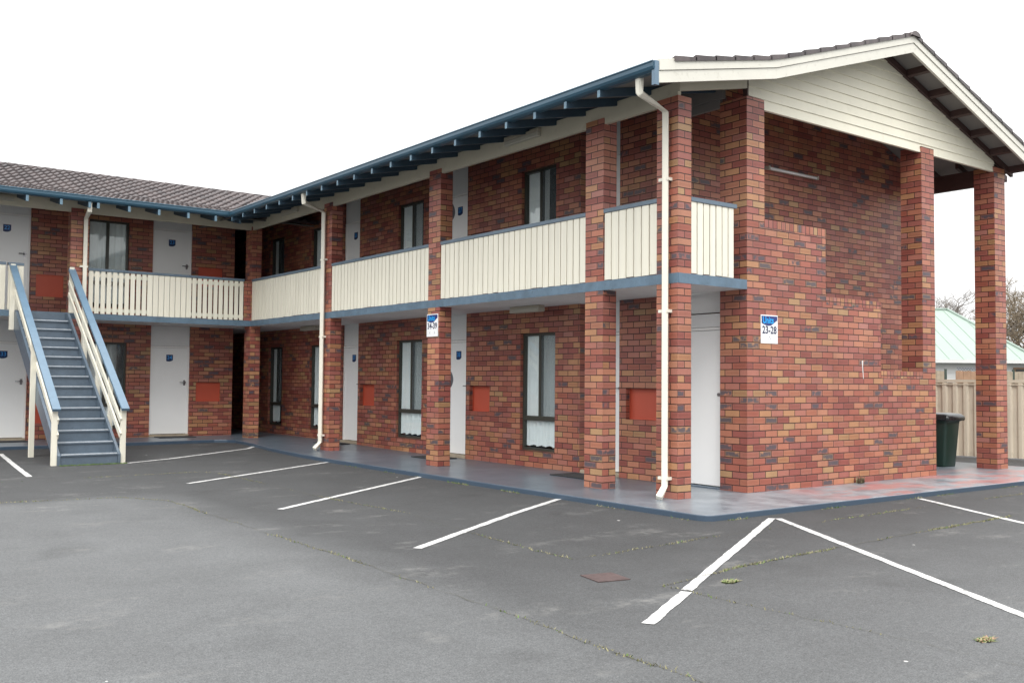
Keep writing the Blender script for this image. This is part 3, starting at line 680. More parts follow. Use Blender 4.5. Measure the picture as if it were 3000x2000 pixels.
kx = [(-1.80, U(-1.80) + RT), (0, U(0) + RT), (3.1, U(3.1) + RT)]
tiles('roof_tiles', lambda u, d, z: (d, u, z), -.475, 17.3, kx, ns=4)
kx2 = [(6.9, U(6.9) + RT), (3.1, U(3.1) + RT)]
tiles('roof_tiles', lambda u, d, z: (d, u, z), -.475, 17.3, kx2, ns=4)
kb = [(YF - .80, UB(YF - .80) + .06), (YB, UB(YB) + .07), (17.35, UB(YB) + .07 + .335 * 2.95)]
tiles('roof_tiles', lambda u, d, z: (-u, d, z), -2.6, 10.2, kb, ns=6, amp=.050, lap=.040, period=.21)
kb2 = [(20.9, UB(YB) - .1), (17.35, UB(YB) + .07 + .335 * 2.95)]
tiles('roof_tiles', lambda u, d, z: (-u, d, z), -2.6, 10.2, kb2, ns=3)
# ridge caps
def ridge(p, q, r=.11):
    p, q = Vector(p), Vector(q); n = int((q - p).length / .4); d = (q - p) / n; m = M(); s = d.normalized().cross(Vector((0, 0, 1)))
    for k in range(n):
        a = p + d * k; b_ = p + d * (k + 1.08); ra, rb = r * 1.06, r * .94; A, Bq = [], []
        for t in range(9):
            an = PI * t / 8; A.append(m.bm.verts.new(a + s * math.cos(an) * ra + Vector((0, 0, math.sin(an) * ra * .62)))); Bq.append(m.bm.verts.new(b_ + s * math.cos(an) * rb + Vector((0, 0, math.sin(an) * rb * .62))))
        for t in range(8):
            fc = m.bm.faces.new((A[t], A[t + 1], Bq[t + 1], Bq[t])); fc.smooth = True
        m.bm.faces.new(A)
    m.obj('ridge_cap', TILE, B)
ridge((3.1, -.50, U(3.1) + RT - .03), (3.1, 17.3, U(3.1) + RT - .03))
ridge((-10, 17.35, UB(YB) + .07 + .335 * 2.95 + .0), (3.0, 17.35, UB(YB) + .07 + .335 * 2.95 + .0))

# gable: barge boards, weatherboards, outriggers
def barge(lo, hi, y0, y1, name, mm):
    xs_ = [-2.03, 0.015, 3.1, 6.9]
    m = M()
    for a, b_ in zip(xs_, xs_[1:]):
        m.prism([(a, y0, U(a) + lo), (b_, y0, U(b_) + lo), (b_, y0, U(b_) + hi), (a, y0, U(a) + hi)], (0, y1 - y0, 0))
    return m.obj(name, mm, B)
barge(-.150, -.018, -.445, -.410, 'barge_board', BARGE)
barge(-.012, .118, -.458, -.406, 'barge_trim', BARGE)
m = M(); m.box(-2.095, -2.034, -.452, -.40, 4.66, 4.93); m.obj('barge_end_cap', BLUEH, B)
# weatherboards
m = M(); z = 4.90; first = True
while z < 6.16:
    z1 = min(z + .135, 6.19)
    def ext(zz, lo=4.99):
        xl = .0 if zz < 5.277 else (zz - 5.277) / .318
        return xl, min(6.30, 3.1 + (6.225 - zz) / .34)
    a0, b0 = ext(z); a1, b1 = ext(z1)
    if first: a0, a1 = .345, .345
    if b1 - a1 > .05:
        m.hexa([(a0, .014, z), (b0, .014, z), (b0, .06, z), (a0, .06, z), (a1, .028, z1), (b1, .028, z1), (b1, .06, z1), (a1, .06, z1)])
        # board edge shadow lip
    z = z1; first = False
m.obj('gable_weatherboards', SIDING, B)
m = M(); m.box(-.012, .012, -.02, .05, 5.02, U(0) - .004); m.obj('corner_trim', BROWN, B)
m = M()
m.prism([(3.05, -.02, U(3.1) - .10), (6.85, -.02, U(6.85) - .10), (6.85, -.02, U(6.85) - .004), (3.05, -.02, U(3.1) - .004)], (0, .05, 0))
m.prism([(.2, -.012, U(.2) - .05), (3.1, -.012, U(3.1) - .05), (3.1, -.012, U(3.1) - .004), (.2, -.012, U(.2) - .004)], (0, .04, 0))
m.obj('rake_trim', BROWN, B)
for k in range(6):
    for x in (3.64 + .61 * k,):
        m = M(); m.hexa([(x, -.409, U(x) - .10), (x + .055, -.409, U(x + .055) - .10), (x + .055, -.022, U(x + .055) - .10), (x, -.022, U(x) - .10),
                 (x, -.409, U(x) - .002), (x + .055, -.409, U(x + .055) - .002), (x + .055, -.022, U(x + .055) - .002), (x, -.022, U(x) - .002)])
        m.obj('outrigger', BROWN, B)
# ceiling of the end stairwell, right-hand eave
m = M(); m.box(6.28, 6.36, .346, 1.68, 4.70, 4.98); m.box(6.84, 6.90, -.40, 17.2, 4.965, 5.10); m.obj('brown_eave_beam', BROWN, B)
for k in range(12):
    y = .14 + .5 * k
    m = M(); m.prism([(6.3, y, U(6.3) - .105), (6.98, y, U(6.98) - .10), (6.98, y, U(6.98) - .0), (6.3, y, U(6.3) - .003)], (0, .05, 0)); m.obj('rafter', BROWN, B)
# inner flight up to the landing, behind the stepped wall
m = M()
for k in range(14):
    x = 1.66 + .21 * k; zt = FL - (k + 1) * FL / 15; m.box(x, x + .212, .352, 1.44, zt - .17, zt)
m.obj('inner_flight', SOFFIT, B)

# doors, windows, panels ---------------------------------------------------
def shield(T, m, u, z, w, h, d0, d1):
    pts = [(-w / 2, h / 2), (w / 2, h / 2), (w / 2, -h * .28), (w * .38, -h * .38), (w * .2, -h * .46), (0, -h * .5), (-w * .25, -h * .5), (-w * .42, -h * .46), (-w / 2, -h * .42)]
    a = [m.bm.verts.new(T(u + x, d0, z + y)) for x, y in pts]; b_ = [m.bm.verts.new(T(u + x, d1, z + y)) for x, y in pts]
    m.bm.faces.new(a); m.bm.faces.new(list(reversed(b_)))
    for i in range(len(a)): m.bm.faces.new((a[i], b_[i], b_[(i + 1) % len(a)], a[(i + 1) % len(a)]))
def door(T, u0, u1, base, rec, top, num, handle=1, step=.0, lift=0):
    """opening u0..u1; leaf recessed rec behind the brick face"""
    zb = base + .03 + step; zt = base + 2.06
    m = M(); m.lbox(T, u0 + .035, u1 - .035, rec, rec + .04, zb, zt)
    dr = m.obj('door', DOORW, B, ('white flush door numbered %s' % num) if num else 'white flush store door with a round lock')
    m = M(); m.lbox(T, u0, u0 + .032, rec - .02, rec + .06, zb - .03 + lift, zt + .04); m.lbox(T, u1 - .032, u1, rec - .02, rec + .06, zb - .03 + lift, zt + .04)
    m.lbox(T, u0 + .032, u1 - .032, rec - .02, rec + .06, zt + .005, zt + .04)
    m.obj('door_frame', FRAMEW, dr)
    m = M(); m.lbox(T, u0 + .001, u1 - .001, rec - .012, rec + .05, zt + .046, top); m.obj('panel_above_door', PANELW, dr)
    m = M(); m.lbox(T, u0 + .001, u1 - .001, .0 + .01, rec + .05, base - .06, zb - .012); m.obj('threshold', TIMG if num else BLUEST, dr)
    uc = (u0 + u1) / 2
    if num:
        m = M(); m.mats = [PLATE, DIGIT]; m.cur = 0; shield(T, m, uc, base + 1.83 + (-.04 if base else 0), .15, .155, rec - .008, rec)
        m.text(num, T, uc, base + 1.84 + (-.04 if base else 0), .118, rec - .0095, DIGIT, .001, .95)
        m.obj('number_plate', None, dr)
        hu = u1 - .10 if handle > 0 else u0 + .10
        m = M(); zz = base + 1.28; p0 = Vector(T(hu, rec, zz)); p1 = Vector(T(hu, rec - .055, zz)); p2 = Vector(T(hu - .12 * handle, rec - .06, zz))
        m.tube([p0, p1], .024, 12); m.tube([p1, p2], .0095, 8); m.lbox(T, hu - .022, hu + .022, rec - .006, rec, zz - .07, zz + .05)
        m.obj('door_handle', METAL, dr)
    else:
        m = M(); zz = base + 1.22; m.tube([Vector(T(u1 - .1, rec, zz)), Vector(T(u1 - .1, rec - .015, zz))], .022, 14); m.obj('door_lock', METAL, dr)
    m = M(); m.lbox(T, u0 + .005, u1 - .005, rec + .30, rec + .31, base, top); m.obj('room_backing', DARK, dr)
    return dr
for base, top, nums in ((0, 2.556, ('39', '38', '37')), (FL, 5.27, ('28', '27', '26'))):
    for (a, b_), n in zip(dA, nums):
        door(TA, -b_, -a, base, .15, top, n, step=.03 + (rise(a) if not base else 0))
for base, top, nums in ((0, 2.556, ('33', '34')), (FL, 5.27, ('22', '23'))):
    for (a, b_), n in zip(dB, nums):
        door(TB, a, b_, base, .07, top, n, step=.03 + (rise(14) if not base else 0))
# store door between the corner and the first room, on its own line
TS = lambda u, d, z: (d, -u, z)
m = M(); m.lbox(TS, -1.50, -.441, .14, .2, 2.30, 2.556); m.obj('store_infill', PANELW, B)
door(TS, -1.48, -.445, 0, .10, 2.28, None)

def curtain(T, u0, u1, d, z0, z1, par):
    m = M(); n = int((u1 - u0) / .018); ph = random.uniform(0, 6); cols = []
    for i in range(n + 1):
        u = u0 + (u1 - u0) * i / n; w = .022 * math.sin(u * 62 + ph + 1.4 * math.sin(u * 11)) + .010 * math.sin(u * 31 + ph * 2)
        zl = z0 + .012 * math.sin(u * 30 + ph)
        cols.append((m.bm.verts.new(T(u, d + w, zl)), m.bm.verts.new(T(u, d + w * .6, z1))))
    for a, b_ in zip(cols, cols[1:]):
        fc = m.bm.faces.new((a[0], b_[0], b_[1], a[1])); fc.smooth = True
    m.obj('curtain', CURT, par, recalc=False)
def window(T, u0, u1, base, screen=True, tr=.52, cur=(0, 1), full=True):
    z0, z1 = base + .26, base + 2.15; d0 = .055; fw = .042; zt = z0 + tr; um = (u0 + u1) / 2 - .01
    m = M()
    m.lbox(T, u0, u0 + fw, d0, d0 + .07, z0, z1); m.lbox(T, u1 - fw, u1, d0, d0 + .07, z0, z1)
    m.lbox(T, u0 + fw, u1 - fw, d0, d0 + .07, z0, z0 + fw); m.lbox(T, u0 + fw, u1 - fw, d0, d0 + .07, z1 - fw, z1)
    m.lbox(T, u0 + fw, u1 - fw, d0 - .004, d0 + .066, zt - .04, zt + .035)
    m.lbox(T, um - .030, um + .030, d0 + .006, d0 + .06, zt + .035, z1 - fw)
    w = m.obj('window', OLIVE, B)
    m = M(); m.lbox(T, u0 - .005, u1 + .005, -.01, d0 + .02, z0 - .02, z0 - .002); m.obj('window_sill', BRICK, w)
    for (a, b_, c_, e_) in ((u0 + fw, um - .03, zt + .035, z1 - fw), (um + .03, u1 - fw, zt + .035, z1 - fw), (u0 + fw, u1 - fw, z0 + fw, zt - .04)):
        m = M(); m.f([T(a, d0 + .035, c_), T(b_, d0 + .035, c_), T(b_, d0 + .035, e_), T(a, d0 + .035, e_)]); m.obj('window_pane', GLASS, w)
    if screen:
        m = M(); m.f([T(um + .03, d0 + .012, zt + .035), T(u1 - fw, d0 + .012, zt + .035), T(u1 - fw, d0 + .012, z1 - fw), T(um + .03, d0 + .012, z1 - fw)]); m.obj('fly_screen', SCREEN, w)
    L_ = u1 - u0
    curtain(T, u0 + fw + L_ * cur[0], u0 + L_ * cur[1] - fw * (cur[1] == 1), .128, z0 + .075, z1, w)
    m = M(); m.lbox(T, u0 - .05, u1 + .05, .95, .97, z0 - .1, z1 + .05); m.lbox(T, u0 - .07, u0 - .05, .225, .95, z0 - .1, z1 + .05); m.lbox(T, u1 + .05, u1 + .07, .225, .95, z0 - .1, z1 + .05)
    m.lbox(T, u0 - .05, u1 + .05, .225, .95, z0 - .12, z0 - .1); m.lbox(T, u0 - .05, u1 + .05, .225, .95, z1 + .05, z1 + .07)
    m.obj('room_interior', DARK, w)
for i, (a, b_) in enumerate(wA):
    window(TA, -b_, -a, 0, True, cur=(0, 1) if i < 3 else (0, .6))
    window(TA, -b_, -a, FL, True, cur=((0, .66), (0, .75), (0, .9), (0, .4))[i])
for a, b_ in wB:
    window(TB, a, b_, 0, True, cur=(0, .8)); window(TB, a, b_, FL, False, cur=(0, 1))

def panel(T, u0, u1, z0, z1, rec=.085):
    m = M(); m.lbox(T, u0 + .002, u1 - .002, rec, rec + .03, z0 + .002, z1 - .002); o = m.obj('wall_panel', ORANGE, B, 'orange-red panel filling an old air conditioner opening')
    m = M()
    for q in ((u0 + .002, u1 - .002, z0 + .002, z0 + .018), (u0 + .002, u1 - .002, z1 - .018, z1 - .002)): m.lbox(T, q[0], q[1], rec - .014, rec, q[2], q[3])
    for q in ((u0 + .002, u0 + .018), (u1 - .018, u1 - .002)): m.lbox(T, q[0], q[1], rec - .014, rec, z0 + .018, z1 - .018)
    m.obj('panel_edging', ORANGE, o)
for a, b_ in nA:
    panel(TA, -b_, -a, .84, 1.285)
    if a > 1.6: panel(TA, -b_, -a, FL + .84, FL + 1.285)
for base in (0, FL):
    panel(TB, -1.98, -1.40, base + .84, base + 1.285, .05); panel(TB, -5.42, -4.88, base + .40, base + .87, .02)

m = M(); m.prism([(2.470, -.0025, 1.70), (2.500, -.0025, 1.705), (2.496, -.0025, 1.62), (2.512, -.0025, 1.46), (2.502, -.0025, 1.44), (2.480, -.0025, 1.60)], (0, .002, 0)); m.obj('paint_drip', WBOARD, B)
# downpipes
def pipe(pts, clips, label):
    m = M(); m.tube(pts, .054, 4, smooth=False, ph=PI / 4); o = m.obj('downpipe', CREAMP, B, label, bevel=.012)
    for (x, y, z, ax) in clips:
        m = M()
        if ax == 'x': m.box(x - .02, x + .065, y - .058, y + .095, z - .018, z + .018)
        else: m.box(x - .095, x + .058, y - .02, y + .065, z - .018, z + .018)
        m.obj('pipe_clip', CREAMP, o)
def elbow(a, b_, c_, n=3, r=.10):
    a, b_, c_ = Vector(a), Vector(b_), Vector(c_); p = b_ + (a - b_).normalized() * r; q = b_ + (c_ - b_).normalized() * r; out = []
    for k in range(n + 1):
        t = k / n; out.append((1 - t) ** 2 * p + 2 * t * (1 - t) * b_ + t * t * q)
    return out
def pipe_path(P): 
    out = [Vector(P[0])]
    for a, b_, c_ in zip(P, P[1:], P[2:]): out.append(Vector(b_))
    return out + [Vector(P[-1])]
pipe(pipe_path([(-2.01, -.12, 4.85), (-2.01, -.12, 4.655), (-1.31, .15, 4.615), (-1.31, .15, .15), (-1.46, .10, .02)]), [(-1.31, .15, z, 'x') for z in (3.80, 2.22, .24)], 'cream downpipe on the corner pillar')
pipe(pipe_path([(-2.01, 8.72, 4.85), (-2.01, 8.72, 4.655), (-1.31, 9.30, 4.62), (-1.31, 9.30, .17), (-1.46, 9.24, .04)]), [(-1.31, 9.30, z, 'x') for z in (3.7, 2.2, .3)], 'cream downpipe on the middle pillar')
pipe(pipe_path([(-4.90, gy + .0, 4.85), (-4.90, gy, 4.66), (-4.79, YF - .05, 4.60), (-4.79, YF - .05, .25), (-4.79, YF - .17, .08)]), [(-4.79, YF - .05, 3.62, 'y')], 'cream downpipe behind the stairs')

# ------------------------------------------------------------------ signs
def unit_sign(T, u, z, rng, arrows, lab):
    p = T(u, 0, z); t = thing('unit_sign', lab, 'sign', p, 'unit range signs')
    w, h = .335, .365
    m = M(); m.lbox(T, u - w / 2, u + w / 2, -.008, -.002, z - h / 2, z + h / 2); m.obj('sign_board', SIGNW, t)
    m = M(); u0, u1, zt = u - w / 2 + .012, u + w / 2 - .012, z + h / 2 - .014
    bot = [(u0 + (u1 - u0) * k / 14, z + h / 2 - .108 - .030 * math.sin(PI * min(1, (k / 14) * 1.12)) ** 1.0 * 1 + .042 * max(0, (k / 14 - .55) / .45) ** 1.5) for k in range(15)]
    m.f([T(a, -.0105, b_) for a, b_ in [(u0, zt)] + bot + [(u1, zt)]]); m.obj('blue_emblem', NAVY, t)
    m = M(); m.text('Units', T, u - .028, z + h / 2 - .070, .122, -.0125, CYAN, .002, .84); m.obj('sign_lettering', None, t)
    m = M(); m.text(rng, T, u, z - .014, .135, -.0105, INK, .003, .92)
    m.mat(FAINT)
    for ch, du in arrows:
        uu, zz = u + du, z - .118; r = .030 if ch == '^' else .018
        tip = (uu, zz + r) if ch == '^' else ((uu - r * .7, zz) if ch == '<' else (uu + r * .7, zz))
        ends = ((uu - r, zz - r * .6), (uu + r, zz - r * .6)) if ch == '^' else (((uu + r * .6, zz + r), (uu + r * .6, zz - r)) if ch == '<' else ((uu - r * .6, zz + r), (uu - r * .6, zz - r)))
        for e in ends: m.beam(T(tip[0], -.0092, tip[1]), T(e[0], -.0092, e[1]), .007, .0025, up=Vector(T(0, 1, 0)) - Vector(T(0, 0, 0)))
    m.obj('sign_numbers', None, t)
unit_sign(lambda u, d, z: (u, d, z), .430, 2.065, '23-28', [('^', 0)], 'white and blue wall sign reading Units 23-28 with an up arrow')
unit_sign(lambda u, d, z: (-1.25 + d, -u, z), -5.40, 2.265, '34-39', [('<', -.07), ('>', .07)], 'white and blue pillar sign reading Units 34-39')

# lights
def light(name, p, q, w, h, lab, T=None, group='fluorescent lights under the balcony and eaves'):
    """batten light from p to q, w deep (x or y), h high, p/q are centres of its bottom"""
    p, q = Vector(p), Vector(q); t = thing(name, lab, 'light', (p + q) / 2, group); d = (q - p).normalized()
    m = M(); m.beam(p + Vector((0, 0, h * .82)), q + Vector((0, 0, h * .82)), w * .8, h * .34); m.obj('casing', LIGHTC, t)
    m = M(); m.beam(p + Vector((0, 0, h * .33)), q + Vector((0, 0, h * .33)), w, h * .64); m.obj('diffuser', LIGHTP, t, bevel=.012)
light('ceiling_light', (-.32, 3.74, 2.452), (-.32, 4.48, 2.452), .14, .10, 'cream batten light on the balcony soffit right of the 34-39 sign')
light('ceiling_light', (-.32, 11.55, 2.452), (-.32, 12.3, 2.452), .14, .10, 'cream batten light on the balcony soffit near the inner corner')
light('eave_light', (-1.275, 2.63, 4.815), (-1.275, 3.42, 4.805), .07, .11, 'cream batten light on the eave beam above the nearest long balustrade')
light('eave_light', (-1.275, 10.62, 4.815), (-1.275, 11.36, 4.805), .07, .11, 'cream batten light on the eave beam near the inner corner')
light('eave_light', (-6.9, YF - .025, 4.80), (-6.12, YF - .025, 4.80), .07, .11, 'cream batten light on the far eave beam above the stairs')
t = thing('fluorescent_tube', 'bare fluorescent tube fitting on the shaded wall of the end stairwell', 'light', (2.8, 1.44, 4.63))
m = M(); m.box(2.16, 3.40, 1.41, 1.449, 4.62, 4.665); m.obj('batten', LIGHTP, t)
m = M(); m.tube([(2.2, 1.375, 4.628), (3.36, 1.375, 4.628)], .019, 12); m.obj('tube', SIGNW, t)
m = M(); m.box(2.165, 2.195, 1.355, 1.409, 4.605, 4.66); m.box(3.365, 3.395, 1.355, 1.409, 4.605, 4.66); m.obj('lamp_holder', LIGHTP, t)

# grey rounded ashtrays on the inner face of the sign pillar
for z, lab in ((1.39, 'grey rounded metal wall bin behind the pillar with the 34-39 sign, ground floor'), (4.13, 'grey rounded metal wall bin behind the sign pillar on the balcony')):
    m = M(); pr = [(-1.017 + .10 * math.sin(PI * k / 12) ** .6, z - .17 + .34 * k / 12) for k in range(13)]
    m.prism([(x, 5.28, zz) for x, zz in pr], (0, .16, 0)); m.tube([(-1.015, 5.36, z + .19), (-.93, 5.36, z + .21)], .03, 8)
    tag(m.obj('wall_bin', ASH), lab, 'wall bin')
# door mats
for x, y, a, lab in ((-.38, 2.76, 0, 'black door mat beside the second pillar, before unit 39'), (-.36, 6.72, 0, 'black door mat at unit 38 behind the sign pillar'), (-.36, 10.72, 0, 'black door mat at unit 37 behind the middle downpipe pillar'),
                  (-2.56, YB - .40, 1, 'black door mat in front of the door numbered 34'), (-5.98, YB - .40, 1, 'black door mat in front of the door numbered 33, under the stairs')):
    w, l = (.48, .78) if not a else (.80, .46); zz = rise(y)
    m = M(); m.box(x - w / 2, x + w / 2, y - l / 2, y + l / 2, zz + .002, zz + .016); tag(m.obj('door_mat', MATB, bevel=.006), lab, 'door mat', 'door mats outside the units')

# ------------------------------------------------------------------ stairs
SX0, SX1, SY0, SY1 = -6.03, -5.14, 9.02, 12.98
S = thing('staircase', 'straight blue-grey outdoor staircase with cream posts and pale blue handrails', 'staircase', (-5.6, 9.02, gz(0, 9.02)))
zg = gz(0, 9.0); H = (FL - zg) / 15; run = (SY1 - SY0) / 14
for k in range(14):
    y = SY0 + run * k; z1 = zg + H * (k + 1)
    m = M(); m.mats = [BLUEST, NOSE]; m.cur = 0
    m.box(SX0, SX1, y, y + .03, z1 - H + (.0 if k else -.02), z1 - .035); m.box(SX0, SX1, y - .022, y + run + .03, z1 - .035, z1)
    m.cur = 1; m.box(SX0 + .01, SX1 - .01, y - .024, y - .0, z1 - .014, z1 + .002)
    m.obj('step', None, S)
m = M(); m.box(SX0, SX1, SY1, SY1 + .03, zg + 14 * H, FL - .002); m.obj('top_riser', BLUEST, S)
for x in (SX0 - .045, SX1 + .002):
    m = M(); m.prism([(x, SY0 - .03, zg + .0), (x, SY0 + .20, zg), (x, SY1, FL - .36), (x, SY1, FL - .02), (x, SY1 - .15, FL - .02), (x, SY0 - .03, zg + H - .02)], (.043, 0, 0)); m.obj('stringer', BLUEST, S)
slope = H / run
zh = lambda y: .93 + (y - 9.06) * .672     # centre of the handrail
def post(x, y, z0, z1, w=.085, d=.07):
    m = M(); m.box(x - w / 2, x + w / 2, y - d / 2, y + d / 2, z0, z1); m.obj('post', CREAM, S, bevel=.004)
xl, xr = -6.12, -5.05
post(xl, 9.06, zg - .01, zh(9.06) - .03); post(xr, 9.06, zg - .01, zh(9.06) - .03)
post(xl, 10.80, gz(0, 10.8) - .01, zh(10.8) - .03)
post(xl, 12.93, 2.28, 3.56); post(xr + .0, 12.93, 2.66, 3.58)
for y in (9.88, 10.75, 11.75): post(xr, y, zg + (y - 9) * slope - .10, zh(y) - .03, .075, .05)
for x in (xl, xr):
    m = M(); m.beam((x, 8.93, zh(8.93)), (x, 12.93, zh(12.93) ), .125, .045); m.obj('handrail', BLUEH, S)
    for off in (-.26, -.50):
        xo = x + (.045 if x == xl else -.045)
        m = M(); m.beam((xo, 9.03, zh(9.03) + off), (xo, 12.93, zh(12.93) + off), .03, .09); m.obj('side_rail', CREAM, S)

# ------------------------------------------------------------------ wheelie bin
t = thing('wheelie_bin', 'dark green wheelie bin with a black lid behind the stepped brick wall', 'bin', (6.08, .95, 0))
m = M(); cx, cy = 6.08, .93
def ring(wx, wy, z, oy=0, r=.05, n=4, cx=cx, cy=cy):
    out = []
    for sx, sy, a0 in ((1, -1, -PI / 2), (1, 1, 0), (-1, 1, PI / 2), (-1, -1, PI)):
        for k in range(n): a = a0 + PI / 2 * k / (n - 1); out.append((cx + sx * (wx / 2 - r) + r * math.cos(a), cy + oy + sy * (wy / 2 - r) + r * math.sin(a), z))
    return out
def loft(m, rings, smooth=True):
    R_ = [[m.bm.verts.new(p) for p in r] for r in rings]; n = len(R_[0])
    for a, b_ in zip(R_, R_[1:]):
        for k in range(n): fc = m.bm.faces.new((a[k], a[(k + 1) % n], b_[(k + 1) % n], b_[k])); fc.smooth = smooth; fc.material_index = m.cur
    m.bm.faces.new(R_[0]).material_index = m.cur; m.bm.faces.new(R_[-1]).material_index = m.cur
loft(m, [ring(.38, .44, .0), ring(.385, .45, .03), ring(.46, .56, .72), ring(.47, .575, .76), ring(.50, .60, .765), ring(.50, .60, .80)]); m.obj('bin_body', BIN, t)
m = M(); loft(m, [ring(.57, .68, .775), ring(.585, .70, .80), ring(.575, .69, .845), ring(.50, .60, .885), ring(.30, .36, .90)]); m.obj('bin_lid', BINL, t)
m = M(); m.tube([(cx - .22, cy + .37, .84), (cx + .22, cy + .37, .84)], .016, 8); m.obj('bin_handle', BINL, t)
for sx in (-1, 1):
    m = M(); m.tube([(cx + sx * .20, cy + .24, .10), (cx + sx * .25, cy + .24, .10)], .10, 18); m.obj('wheel', BINL, t)

# ------------------------------------------------------------------ beige steel boundary fence
P0 = Vector((9.43, 1.72, 0)); uf = Vector((.284, -.959, 0)).normalized(); nf = Vector((-uf.y, uf.x, 0)) * -1
t = thing('steel_fence', 'beige corrugated steel boundary fence with a capped top rail', 'fence', (9.43, 1.72, gz(9, 1)))
span = 2.36
for k in range(-4, 5):
    a0 = k * span; m = M(); rows = []
    n = 120
    for i in range(n + 1):
        s = a0 + span * i / n; ph = ((s / .197) % 1.0)
        d = .0 if ph < .38 else (.032 * sm((ph - .38) / .14) if ph < .52 else (.032 if ph < .86 else .032 * (1 - sm((ph - .86) / .14))))
        p = P0 + uf * s + nf * d; rows.append((m.bm.verts.new((p.x, p.y, -.04)), m.bm.verts.new((p.x, p.y, 1.42))))
    for a, b_ in zip(rows, rows[1:]):
        m.bm.faces.new((a[0], b_[0], b_[1], a[1])).smooth = False
    m.obj('fence_panel', FENCE, t, recalc=False)
    p = P0 + uf * a0; m = M(); m.box(p.x - .03, p.x + .03, p.y - .03, p.y + .03, -.08, 1.47); m.obj('fence_post', FENCE, t)
a, b_ = P0 + uf * (-4 * span), P0 + uf * (5 * span)
m = M(); m.beam((a.x, a.y, 1.455), (b_.x, b_.y, 1.455), .07, .055); a2, b2 = a - nf * .0, b_ - nf * .0
m.beam((a2.x, a2.y, 1.385), (b2.x, b2.y, 1.385), .075, .022); m.obj('top_rail', FENCE, t)

# ------------------------------------------------------------------ beyond the fence
rt = Vector((.7986, -.6018, 0)).normalized(); fw = Vector((.601, .7982, 0)).normalized()
O = Vector((31.29, 13.6, 0))
def Q(u, d, z): p = O + rt * u + fw * d; return (p.x, p.y, z)
H_ = thing('house', 'single-storey white weatherboard house with a pale green hipped iron roof', 'house', (31.29, 13.6, -.06))
FLc, FR, BR, BL = (-6.4, 0), (3.0, 0), (7.6, 10), (-6.4, 10); RL, RR = (-.56, 5), (1.15, 5); EZ, RZ = 2.42, 4.98
def corr(m, a, b_, c_, d_, n):
    """roof face with standing ribs from eave a-b up to ridge d-c"""
    A, Bp, Cp, Dp = Vector(a), Vector(b_), Vector(c_), Vector(d_)
    m.f([A, Bp, Cp, Dp] if (Cp - Dp).length > .01 else [A, Bp, Cp])
m = M(); corr(m, Q(*FLc, EZ), Q(*FR, EZ), Q(*RR, RZ), Q(*RL, RZ), 20); corr(m, Q(*FR, EZ), Q(*BR, EZ), Q(*RR, RZ), Q(*RR, RZ), 1)
corr(m, Q(*BR, EZ), Q(*BL, EZ), Q(*RL, RZ), Q(*RR, RZ), 1); corr(m, Q(*BL, EZ), Q(*FLc, EZ), Q(*RL, RZ), Q(*RL, RZ), 1)
for k in range(14):   # ribs on the front slope
    x = -5.9 + k * .62; tl = 1.0
    # top limit of the rib along the slope
    if x < RL[0]: tl = (x - FLc[0]) / (RL[0] - FLc[0])
    elif x > RR[0]: tl = (FR[0] - x) / (FR[0] - RR[0])
    if tl > .05: m.beam(Q(x, 0, EZ + .012), Q(x, 5 * tl, EZ + .012 + (RZ - EZ) * tl), .03, .012)
for p, q in ((FLc, RL), (FR, RR), (BR, RR), (BL, RL), (RL, RR)):
    zq = RZ if p != RL else RZ; m.tube([Q(*p, EZ + .02 if p != RL else RZ + .02), Q(*q, RZ + .02)], .07, 6)
m.obj('roof', GREENR, H_)
m = M(); m.hexa([Q(-6, .45, -.08), Q(2.6, .45, -.08), Q(6.9, 9.5, -.08), Q(-6, 9.5, -.08), Q(-6, .45, EZ - .02), Q(2.6, .45, EZ - .02), Q(6.9, 9.5, EZ - .02), Q(-6, 9.5, EZ - .02)])
for k in range(12):
    z = .1 + k * .2; m.hexa([Q(-6.01, .425, z), Q(2.61, .425, z), Q(2.61, .46, z), Q(-6.01, .46, z), Q(-6.01, .44, z + .19), Q(2.61, .44, z + .19), Q(2.61, .46, z + .19), Q(-6.01, .46, z + .19)])
m.obj('wall', WBOARD, H_)
m = M(); m.beam(Q(-6.4, -.03, EZ - .03), Q(3.0, -.03, EZ - .03), .08, .14); m.obj('gutter', WBOARD, H_)
m = M(); m.hexa([Q(1.95, .36, .9), Q(2.55, .36, .9), Q(2.55, .424, .9), Q(1.95, .424, .9), Q(1.95, .36, 2.15), Q(2.55, .36, 2.15), Q(2.55, .424, 2.15), Q(1.95, .424, 2.15)])
w = m.obj('window', TIMB, H_); m = M(); m.hexa([Q(2.02, .34, .98), Q(2.48, .34, .98), Q(2.48, .358, .98), Q(2.02, .358, .98), Q(2.02, .34, 2.08), Q(2.48, .34, 2.08), Q(2.48, .358, 2.08), Q(2.02, .358, 2.08)]); m.obj('window_pane', OLIVE, w)
m = M(); p = Q(-.10, 5.2, 0); m.tube([(p[0], p[1], RZ - .1), (p[0], p[1], 6.15)], .022, 6)
for z, l in ((6.1, .28), (5.9, .40), (5.7, .3)): m.tube([Q(-.10 - l / 2, 5.2, z), Q(-.10 + l / 2, 5.2, z)], .016, 5)
m.tube([Q(-.1, 5.0, 6.0), Q(-.1, 5.5, 6.0)], .016, 5); m.obj('antenna', ASH, H_)

